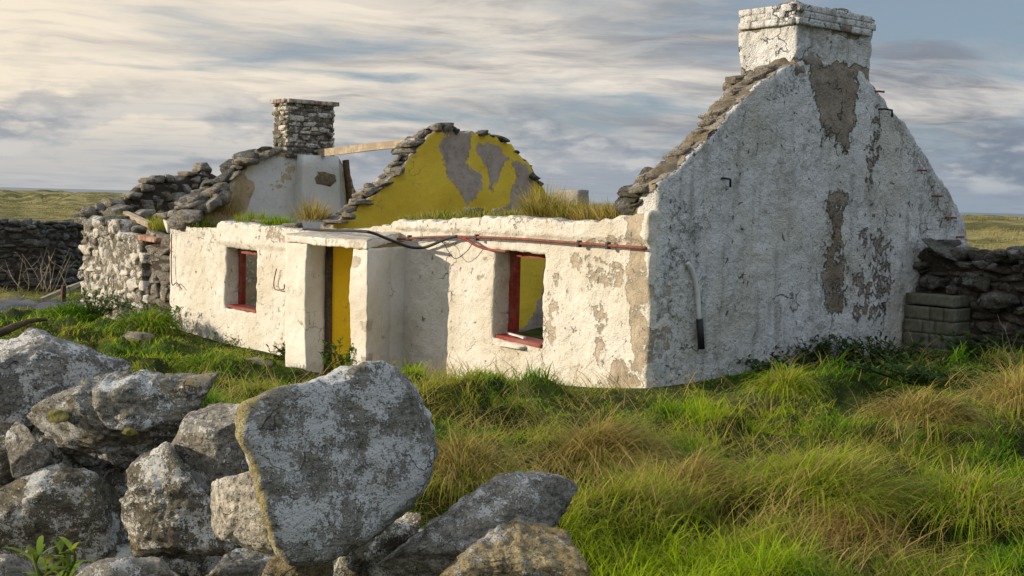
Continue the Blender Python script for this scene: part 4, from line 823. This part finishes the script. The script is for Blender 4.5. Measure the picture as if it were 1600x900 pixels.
# growth on the wall heads
for i, (px, py, y, rad, h, n, cols, lab) in enumerate((
        (850, 340, 0.4, 0.26, 0.46, 800, [(STRAW, .55), (OLIVE, .45)], 'tall tawny tuft on the front wall below the yellow gable end'),
        (890, 341, 0.45, 0.26, 0.34, 600, [(STRAW, .5), (OLIVE, .5)], 'bushy olive tuft on the front wall head in front of the broken stub'),
        (925, 342, 0.4, 0.26, 0.26, 450, [(STRAW, .6), (RUSTY, .2), (OLIVE, .2)], 'short brown tuft on the front wall head right of the stub'),
        (962, 338, 0.4, 0.25, 0.26, 400, [(STRAW, .6), (OLIVE, .4)], 'thin dry tuft on the wall head next to the tall gable'),
        (800, 338, 0.4, 0.35, 0.17, 330, S4, 'low green tuft on the front wall head above the red pipe'),
        (745, 334, 0.4, 0.35, 0.15, 300, S4, 'flat mossy tuft on the wall head below the peeled plaster'),
        (690, 338, 0.4, 0.35, 0.16, 340, S4, 'grassy mat on the wall head beside the porch roof'),
        (650, 341, 0.35, 0.25, 0.13, 260, S4, 'small grass mat at the end of the capping stones by the porch'),
        (490, 343, 0.4, 0.28, 0.42, 450, [(STRAW, .5), (RUSTY, .3), (OLIVE, .2)], 'reddish brown tuft on the wall head under the plastered breast'),
        (435, 350, 0.35, 0.30, 0.24, 420, [(LIME, .7), (GREEN, .3)], 'bright green tuft on the wall head over the small window'),
        (395, 344, 0.4, 0.34, 0.24, 340, [(LIME, .4), (OLIVE, .6)], 'olive green tuft below the grey chimney gable'),
        (315, 358, 0.4, 0.35, 0.32, 600, [(LIME, .5), (OLIVE, .5)], 'green tuft at the head of the far cottage corner'),
        (345, 335, 0.9, 0.35, 0.55, 350, [(STRAW, .5), (RUSTY, .5)], 'thin russet stalks before the boulders of the grey gable'),
        (255, 358, 0.5, 0.30, 0.40, 500, [(LIME, .5), (STRAW, .5)], 'yellow green tuft on top of the blocked doorway'),
        (185, 345, 0.6, 0.25, 0.26, 350, [(LIME, .5), (OLIVE, .5)], 'small tuft among the loose stones of the ruin'))):
    c = onY(px, py, y); tussock('grass_tuft', lab, 'grass tuft', c - (0, 0, 0.05), rad, h, n, cols, 700 + i, (0.3, 1.5), 0.010, 'grass growing on the wall heads', None, 0.5)
# leafy weeds
def leafy(label, c, h, rad, nst, nl, leaf, colr, seed, cat='weed', name='leafy_weed', group=None, droop=0.5, aspect=2.6):
    r = np.random.RandomState(seed); root = tag(empty(name, tuple(c)), label, cat, group); sp, VV, FF, CC, n = [], [], [], [], 0; L0, A0, P0, R0 = [], [], [], []
    for s_ in range(nst):
        a = r.uniform(0, 6.28); q = rad * math.sqrt(r.rand()); b = np.array([c[0] + 0.35 * q * math.cos(a), c[1] + 0.35 * q * math.sin(a), c[2] - 0.03]); hh = h * r.uniform(0.55, 1.1)
        tp = b + (q * math.cos(a), q * math.sin(a), hh); pts = spline([b, (b + tp) / 2 + r.normal(size=3) * 0.03, tp], 8); sp.append(tube(pts, np.linspace(0.006, 0.003, 8), 5))
        for k in range(nl):
            t_ = r.uniform(0.15, 1.0); i_ = t_ * 7; R0.append(pts[int(i_)] * (1 - i_ % 1) + pts[min(7, int(i_) + 1)] * (i_ % 1)); A0.append(r.uniform(0, 6.28)); L0.append(leaf * r.uniform(0.6, 1.25)); P0.append(r.uniform(0.5, 1.3))
    R0, A0, L0, P0 = map(np.array, (R0, A0, L0, P0)); cc = np.asarray(colr) * r.uniform(0.5, 1.6, (len(R0), 1)) + np.array([0.10, 0.07, 0.01]) * (r.rand(len(R0), 1) < 0.12); S = 4
    P = np.zeros((len(R0), S + 1, 3)); P[:, 0] = R0; dh = np.stack([np.cos(A0), np.sin(A0), 0 * A0], 1); sd = np.stack([-np.sin(A0), np.cos(A0), 0 * A0], 1)
    for k in range(S): f = P0 + droop * k / S * 2; P[:, k + 1] = P[:, k] + (L0 / S)[:, None] * (dh * np.sin(f)[:, None] + ZUP * np.cos(f)[:, None])
    wp = np.array([0.15, 0.8, 1.0, 0.7, 0.02]); V = np.stack([P - sd[:, None] * (L0[:, None] * wp / aspect / 2)[..., None], P + sd[:, None] * (L0[:, None] * wp / aspect / 2)[..., None]], 2).reshape(-1, 3)
    b = (np.arange(len(R0)) * 2 * (S + 1))[:, None]; F = np.concatenate([b + np.array([[2 * k, 2 * k + 1, 2 * k + 3, 2 * k + 2]]) for k in range(S)])
    mk('leaves', V, F, M['leaf'], root, mask=np.repeat(cc, 2 * (S + 1), 0)); V, F = join(sp); mk('stems', V, F, M['leaf'], root, mask=np.tile(np.asarray(colr) * 0.8, (len(V), 1))); return root
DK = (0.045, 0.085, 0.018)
leafy('nettle like weed growing in the porch doorway', onY(530, 592, -1.05), 0.58, 0.26, 20, 18, 0.12, (0.06, 0.13, 0.02), 1)
leafy('small dark weed against the wall left of the porch', onY(436, 576, -0.25), 0.55, 0.2, 10, 14, 0.14, DK, 2)
leafy('low weed by the red brick slab at the porch side', onY(632, 594, -0.25), 0.28, 0.2, 8, 10, 0.08, DK, 3)
lb = atD(88, 905, 3.0); leafy('bright green long leaved plant in front of the lowest left rock', lb, 0.10, 0.05, 6, 7, 0.085, (0.17, 0.24, 0.025), 4, 'plant', 'leafy_plant', None, 0.55, 6.0)
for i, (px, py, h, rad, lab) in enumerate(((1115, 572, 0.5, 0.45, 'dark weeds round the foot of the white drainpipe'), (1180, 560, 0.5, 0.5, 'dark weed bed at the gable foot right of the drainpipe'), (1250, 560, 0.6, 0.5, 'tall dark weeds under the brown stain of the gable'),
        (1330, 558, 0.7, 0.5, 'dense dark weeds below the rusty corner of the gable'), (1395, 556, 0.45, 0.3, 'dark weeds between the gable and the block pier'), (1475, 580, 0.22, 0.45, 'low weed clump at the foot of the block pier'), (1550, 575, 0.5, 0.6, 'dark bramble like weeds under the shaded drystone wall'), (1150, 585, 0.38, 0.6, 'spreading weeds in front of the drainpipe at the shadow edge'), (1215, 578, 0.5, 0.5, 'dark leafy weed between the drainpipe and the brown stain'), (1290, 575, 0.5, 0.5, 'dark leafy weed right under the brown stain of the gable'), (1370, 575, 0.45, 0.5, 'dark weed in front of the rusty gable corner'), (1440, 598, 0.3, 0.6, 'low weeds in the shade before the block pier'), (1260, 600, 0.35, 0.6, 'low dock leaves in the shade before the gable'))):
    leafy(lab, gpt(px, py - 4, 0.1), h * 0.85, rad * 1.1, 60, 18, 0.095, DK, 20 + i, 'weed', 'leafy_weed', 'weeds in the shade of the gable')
leafy('leafy green bush at the foot of the ruin front wall', onY(150, 490, -0.6), 0.55, 0.75, 40, 16, 0.13, (0.06, 0.12, 0.02), 40, 'shrub', 'leafy_shrub'); leafy('spreading green bush at the corner below the blocked doorway', onY(232, 512, -0.6), 0.5, 0.8, 40, 16, 0.13, (0.075, 0.13, 0.02), 41, 'shrub', 'leafy_shrub')
leafy('trailing weeds along the wall foot under the small window', onY(330, 540, -0.3), 0.26, 0.8, 30, 10, 0.10, (0.10, 0.15, 0.02), 42)
def stalks(label, c, h, n, colr, seed, spread=0.6, rad=0.012):
    r = np.random.RandomState(seed); root = tag(empty('bare_shrub', tuple(c)), label, 'shrub'); ps = []
    for k in range(n):
        b = np.array(c) + (r.normal() * spread * 0.5, r.normal() * spread * 0.5, -0.05); tp = b + (r.normal() * 0.35 * h, r.normal() * 0.3 * h, h * r.uniform(0.5, 1.05)); pts = spline([b, (b + tp) / 2 + r.normal(size=3) * 0.07 * h, tp], 9); ps.append(tube(pts, np.linspace(rad, rad * 0.3, 9), 5))
        for q in range(2): i_ = r.randint(3, 8); e = pts[i_] + (r.normal() * 0.2 * h, r.normal() * 0.2 * h, r.uniform(0.1, 0.3) * h); ps.append(tube(spline([pts[i_], (pts[i_] + e) / 2 + r.normal(size=3) * 0.03, e], 5), np.linspace(rad * 0.5, rad * 0.2, 5), 4))
    for k in range(n): V, F = join(ps[3 * k:3 * k + 3]); mk('stem', V, F, colr, root)
    return root
stalks('leafless pale shrub against the drystone wall beyond the lane', onZ(72, 452, -0.9), 1.3, 16, M['wood'], 5, 0.9, 0.016); stalks('dead dry stems standing below the shaded drystone wall', gpt(1590, 590), 0.75, 9, M['wood'], 6, 0.25, 0.006); stalks('withered brown flower stems at the gable corner', gpt(1090, 572), 0.5, 8, M['rotwood'], 7, 0.2, 0.006)

# ------------------------------------------------------------------ the foreground rock pile
def rock(label, outline, D, T, mat, seed, flat=0.55, shear=(0.0, 0.0), k=5, rough=0.02, facets=7, dark=0.0, wash=0.0, fold=None, thing=True, edge=0.0, grow=1.0):
    cpx = np.mean(outline, 0); c = atD(cpx[0], cpx[1], D); n = EYE - c; n /= np.linalg.norm(n); ax = np.cross(ZUP, n); ax /= np.linalg.norm(ax); ay = np.cross(n, ax)
    q = spline(list(outline) + [outline[0]], 160)[:-1]; pl = []
    for x, y in q:
        d = pix(x, y); p = EYE + d * (((c - EYE) @ n) / (d @ n)); pl.append(((p - c) @ ax, (p - c) @ ay))
    pl = np.array(pl) * grow; th = np.arctan2(pl[:, 1], pl[:, 0]); R = np.hypot(pl[:, 0], pl[:, 1]); o = np.argsort(th); th, R = th[o], R[o]; th = np.concatenate([th - 2 * math.pi, th, th + 2 * math.pi]); R = np.tile(R, 3)
    S, F = ico(k); r = np.random.RandomState(seed); rho = np.hypot(S[:, 0], S[:, 1]); a = np.arctan2(S[:, 1], S[:, 0])
    e_ = 1.6 / flat; ee = (rho ** e_ + np.abs(S[:, 2]) ** e_) ** (1 / e_); rr_ = np.interp(a, th, R) * rho / ee; z = S[:, 2] / ee * T
    V = np.stack([rr_ * np.cos(a), rr_ * np.sin(a), z], 1); sc = np.median(R)
    V[:, 2] += shear[0] * V[:, 0] + shear[1] * V[:, 1]
    for _ in range(facets):
        nn = r.normal(size=3) * (0.8, 0.8, 1.3); nn /= np.linalg.norm(nn); sup = (V @ nn); off = np.quantile(sup, r.uniform(0.80, 0.95)); dd = np.maximum(sup - off, 0); V = V - dd[:, None] * nn * 0.9
    if edge: V0_ = V.copy()
    N0 = V / (np.linalg.norm(V, axis=1)[:, None] + 1e-9)
    p = V / sc; h = fbm(p, 1.6, 5, seed) * rough * 1.6 + (np.abs(fbm(p, 3.5, 3, seed + 9)) - 0.3) * rough * 0.9
    h = h + fbm(p, 9, 3, seed + 21) * rough * 0.35
    fw_ = 1.0 if fold is not None else 0.45
    if fold is None: fold = r.normal(size=3) * (0.5, 1, 0.6)
    if True:
        f = np.asarray(fold, float); f /= np.linalg.norm(f); s_ = p @ f + fbm(p, 1.2, 3, seed + 5) * 0.25; h = h + (np.abs(((s_ * 4.2) % 1.0) - 0.5) - 0.25) * rough * 2.0 * fw_ + fbm(np.stack([s_ * 9, p[:, 0], p[:, 1]], 1), 1.0, 3, seed + 3) * rough * 0.8 * fw_
    V = V + N0 * (h * sc * 2)[:, None]
    Wd = c + V[:, :1] * ax + V[:, 1:2] * ay + V[:, 2:] * n
    Mk = np.tile((dark, wash, 0.0), (len(V), 1))
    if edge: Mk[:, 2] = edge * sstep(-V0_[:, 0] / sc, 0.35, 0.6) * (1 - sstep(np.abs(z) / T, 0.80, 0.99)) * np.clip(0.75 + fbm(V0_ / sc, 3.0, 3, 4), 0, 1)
    ob = mk('rock', Wd, F, mat, None, mask=Mk, origin=c)
    return tag(ob, label, 'rock', 'rocks of the tumbled wall in front') if thing else ob
M['rA'] = rockmat('rock_grey_limed', (0.16, 0.15, 0.13), (0.38, 0.355, 0.31), 0.82, 0.10, (0.2, 0.5, 0.3), 0, (0.76, 0.74, 0.69), 1.7)
M['rB'] = rockmat('rock_folded', (0.09, 0.085, 0.065), (0.40, 0.36, 0.28), 0.52, 0.38, (0.35, -0.9, 0.4), 0, (0.68, 0.69, 0.67), 2.5)
M['rC'] = rockmat('rock_dark_lichened', (0.08, 0.07, 0.048), (0.25, 0.22, 0.155), 0.64, 0.34, (0.3, 0.2, 0.1), 0, (0.76, 0.74, 0.67), 3.1)
M['rD'] = rockmat('rock_pale', (0.36, 0.32, 0.26), (0.72, 0.66, 0.54), 0.42, 0.10, (0.5, 0.2, 0.6), 0, (0.80, 0.77, 0.70), 2.0)
M['rE'] = rockmat('rock_slab_speckled', (0.19, 0.172, 0.135), (0.37, 0.345, 0.29), 0.90, 0.16, (0.1, 0.1, 0.4), 0, (0.71, 0.70, 0.665), 2.6)
M['rF'] = rockmat('rock_brown_grey', (0.155, 0.14, 0.11), (0.38, 0.345, 0.28), 0.40, 0.15, (0.6, 0.5, -0.4), 0, (0.68, 0.66, 0.60), 2.9)
M['rG'] = rockmat('rock_ochre', (0.21, 0.165, 0.09), (0.44, 0.35, 0.19), 0.40, 0.62, (0.6, 0.7, -0.5), 0, (0.50, 0.49, 0.46), 2.3)
rock('big grey slab with chalky white patches at the top left of the pile', [(-120, 560), (-40, 525), (20, 528), (42, 513), (70, 518), (110, 536), (180, 560), (246, 582), (240, 600), (170, 625), (110, 650), (40, 668), (-40, 690), (-130, 640)], 4.45, 0.20, M['rA'], 1, 0.4, (0.1, -0.5), 6, 0.015, 6)
folded = rock('dark folded rock with moss cushions lying across the upper left of the pile', [(32, 665), (60, 640), (110, 612), (150, 598), (190, 592), (260, 587), (335, 586), (349, 606), (346, 630), (330, 645), (300, 668), (270, 692), (225, 715), (180, 728), (120, 735), (64, 714), (38, 690)], 4.2, 0.20, M['rB'], 2, 0.4, (0.22, -0.25), 6, 0.026, 8, fold=(0.35, 0.85, 0.4))
rock('small upright grey stone wedged below the left slab', [(8, 690), (26, 660), (60, 690), (86, 720), (80, 738), (48, 748), (18, 740)], 4.0, 0.12, M['rF'], 3)
rock('broad black and white lichened boulder at the lower left', [(-40, 800), (0, 762), (50, 738), (90, 728), (135, 734), (180, 756), (203, 790), (210, 845), (205, 866), (150, 876), (60, 897), (20, 872), (-30, 850)], 4.0, 0.2, M['rC'], 4, 0.45, (0.35, -0.1), 6, 0.022)
rock('tall dark boulder with a frosted lichen band between the boulder and the pale stone', [(198, 735), (218, 712), (262, 698), (300, 722), (335, 770), (352, 820), (362, 865), (330, 886), (262, 886), (222, 864), (203, 815), (202, 770)], 3.75, 0.17, M['rC'], 5, 0.45, (0.45, 0.0), 6, 0.03)
rock('smooth rounded grey rock behind the pale stone', [(268, 695), (290, 655), (318, 637), (350, 630), (398, 640), (404, 690), (390, 740), (345, 768), (308, 768), (282, 740)], 3.8, 0.16, M['rF'], 6, 0.6, (0.45, -0.15), 6, 0.016)
rock('pale cream round stone left of the standing slab', [(324, 800), (330, 758), (352, 735), (395, 722), (425, 742), (448, 800), (446, 852), (425, 864), (370, 852), (335, 832)], 3.27, 0.14, M['rD'], 7, 0.5, (0.65, 0.0), 6, 0.018)
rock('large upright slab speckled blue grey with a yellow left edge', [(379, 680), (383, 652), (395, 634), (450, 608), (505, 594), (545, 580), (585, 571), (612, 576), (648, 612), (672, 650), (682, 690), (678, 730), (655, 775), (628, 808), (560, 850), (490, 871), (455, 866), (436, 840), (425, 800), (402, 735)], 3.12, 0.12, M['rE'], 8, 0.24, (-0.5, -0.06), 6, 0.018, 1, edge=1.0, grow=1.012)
rock('long dark grey slab lying up towards the lawn at the right of the pile', [(555, 905), (620, 860), (680, 818), (740, 770), (790, 742), (840, 737), (885, 752), (914, 776), (922, 795), (905, 815), (870, 832), (800, 870), (700, 930), (600, 940)], 3.3, 0.16, M['rF'], 9, 0.5, (0.1, -0.5), 6, 0.018, 7, fold=(0.5, 0.8, 0.2))
rock('ochre brown rock at the very front right of the pile', [(670, 915), (705, 880), (750, 845), (800, 816), (840, 820), (880, 834), (908, 858), (932, 910), (920, 960), (780, 990), (680, 960)], 2.95, 0.18, M['rG'], 10, 0.6, (0.1, -0.35), 6, 0.022, 7, fold=(0.6, 0.7, 0.3))
rock('dark ledge under the standing slab', [(500, 880), (560, 838), (620, 812), (675, 806), (690, 815), (640, 855), (560, 905), (500, 930), (480, 910)], 3.5, 0.14, M['rC'], 11, 0.6)
rock('yellow crusted stone under the foot of the standing slab', [(408, 905), (420, 874), (452, 860), (520, 868), (545, 890), (520, 940), (430, 950)], 3.2, 0.13, M['rG'], 12, 0.6)
rock('small brown stone in the shadow below the pale stone', [(322, 892), (345, 866), (400, 854), (430, 866), (425, 920), (350, 930)], 3.5, 0.12, M['rF'], 13)
rock('flat grey brown stone along the bottom of the pile', [(122, 900), (142, 876), (220, 873), (312, 886), (335, 905), (320, 950), (130, 950)], 3.35, 0.14, M['rF'], 14, 0.5, (0, -0.3))
rock('dark stone at the left edge under the big grey slab', [(-60, 700), (-10, 665), (12, 690), (24, 730), (10, 770), (-50, 780)], 4.1, 0.15, M['rC'], 15)
rock('shadowed stone in the bottom left corner', [(-40, 890), (10, 866), (50, 884), (75, 915), (60, 960), (-40, 960)], 3.4, 0.12, M['rF'], 16)
for i, (px, py, s) in enumerate(((92, 652, 0.032), (203, 674, 0.026), (152, 610, 0.02), (265, 590, 0.022))):
    V, F = stone((s * 1.3, s, s * 0.7), 2600 + i, 8, 0.12, 0.9); dpt = 4.2 - 0.2 if py > 630 else 4.15
    mk('moss_cushion', V + atD(px, py, dpt), F, plain('moss', (0.20, 0.17, 0.05), 1, 0.6, 60, 1.0, (1, 1, 1), (0.10, 0.11, 0.03)), folded)
# the heart of the pile: packing stones deep in the gaps
hr = np.random.RandomState(99)
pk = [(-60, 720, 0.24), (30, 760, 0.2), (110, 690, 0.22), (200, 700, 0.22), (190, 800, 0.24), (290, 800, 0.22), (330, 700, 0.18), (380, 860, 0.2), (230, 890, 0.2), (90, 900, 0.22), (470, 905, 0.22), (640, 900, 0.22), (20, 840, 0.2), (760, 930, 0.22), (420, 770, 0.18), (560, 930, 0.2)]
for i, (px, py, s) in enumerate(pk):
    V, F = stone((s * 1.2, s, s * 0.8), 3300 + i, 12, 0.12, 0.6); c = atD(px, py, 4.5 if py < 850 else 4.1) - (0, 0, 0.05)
    tag(mk('packing_stone', rotz(V, hr.rand() * 3) + c, F, M['rC'], None, mask=np.tile((0.7, 0, 0), (len(V), 1)), origin=c), 'dark packing stone deep in a gap of the foreground rock pile', 'rock', 'packing stones of the rock pile')  # mask darkens the filler stones, putting the shade of the gaps into their colour
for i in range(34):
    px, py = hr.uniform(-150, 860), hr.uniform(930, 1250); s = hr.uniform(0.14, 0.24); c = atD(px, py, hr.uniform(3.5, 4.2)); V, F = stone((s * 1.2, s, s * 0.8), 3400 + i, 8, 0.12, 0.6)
    tag(mk('packing_stone', rotz(V, hr.rand() * 3) + c, F, M['rC'], None, mask=np.tile((0.4, 0, 0), (len(V), 1)), origin=c), 'dark packing stone deep in a gap of the foreground rock pile', 'rock', 'packing stones of the rock pile')  # filler below, also darkened by the mask for a shaded interior

# ------------------------------------------------------------------ loose things
b0, b1 = onX(492, 240, XG - 0.15), onX(652, 222, XC - 0.12)
V, F = bar(b0, b1, 0.05, 0.075, jit=0.012, seed=6); tag(mk('roof_beam', V, F, M['wood'], None, smooth=False), 'weathered ridge beam spanning from the stone chimney to the yellow gable', 'beam')
V, F = bar(onY(176, 325, 1.1), onY(236, 352, 0.35), 0.07, 0.06, jit=0.02, seed=9); tag(mk('fallen_timber', V, F, M['wood'], None, smooth=False), 'grey timber lying down the ruin wall head towards the blocked doorway', 'timber')
V, F = bar(gpt(62, 476, -0.8) + (0, 0, 0.12), gpt(132, 458, -0.8) + (0, 0, 0.35), 0.06, 0.06, jit=0.02, seed=10); tag(mk('fallen_timber', V, F, M['wood'], None, smooth=False), 'pale timber lying beside the lane at the end of the ruin', 'timber')
V, F = bar(gpt(99, 474, -0.8), gpt(99, 474, -0.8) + (0.06, 0, 0.5), 0.06, 0.05, jit=0.02, seed=11); tag(mk('post', V, F, M['rotwood'], None, smooth=False), 'short black post leaning over the timber by the lane', 'post')
tw = [atD(-20, 528, 4.9), atD(5, 518, 4.9), atD(25, 509, 4.95), atD(48, 502, 5.0), atD(75, 500, 5.05)]
V, F = tube(spline(tw, 20), np.linspace(0.02, 0.007, 20), 8); tag(mk('dead_branch', V + fbm3(V, 14, 2, 3) * 0.003, F, M['rotwood'], None), 'bare brown branch sticking out over the grass behind the top left slab', 'branch')
V, F = stone((0.42, 0.2, 0.06), 91, 7, 0.06, 0.2); c = onY(660, 600, -0.35); tag(mk('brick_slab', rotz(V, 0.1) + c + (0, 0, 0.03), F, M['brick'], None, origin=c), 'broken red brick slab lying by the wall at the porch side', 'slab')
for px, py, s, lab in ((212, 527, 0.22, 'pale stone lying in the grass before the cottage corner'), (400, 570, 0.2, 'flat grey stone in the worn grass left of the porch'), (462, 360, 0, '')):
    if s: V, F = stone((s * 1.5, s, s * 0.5), int(px), 7, 0.12, 0.5); c = gpt(px, py, -0.5); tag(mk('loose_stone', rotz(V, 0.6) + c, F, M['rubble'], None, mask=np.tile((0.1, 0, 0), (len(V), 1)), origin=c), lab, 'stone')
# flat slates lying loose on the wall head between the chimney and the porch
for i, (px, py, y, s, lab) in enumerate(((420, 346, 0.35, (0.4, 0.2, 0.03), 'thin grey slate on the wall head over the small window'), (520, 346, 0.45, (0.30, 0.14, 0.03), 'long flat stone at the foot of the yellow gable'), (546, 338, 0.7, (0.13, 0.10, 0.06), 'lumpy stone tucked at the low end of the yellow gable'), (455, 352, 0.3, (0.2, 0.15, 0.05), 'small pale stone on the wall head left of the porch roof'), (742, 330, 0.5, (0.17, 0.12, 0.06), 'whitish flat stone half buried in the wall head turf under the yellow gable'), (782, 333, 0.5, (0.12, 0.1, 0.07), 'small round stone in the wall head turf by the tall tawny tuft'))):
    V, F = stone(s, 1900 + i, 7, 0.10, 0.35); c = onY(px, py, y); tag(mk('loose_stone', rotz(V, 0.2 * i) + c, F, M['rubble'], None, mask=np.tile((0.2, 0, 0), (len(V), 1)), origin=c), lab, 'stone')
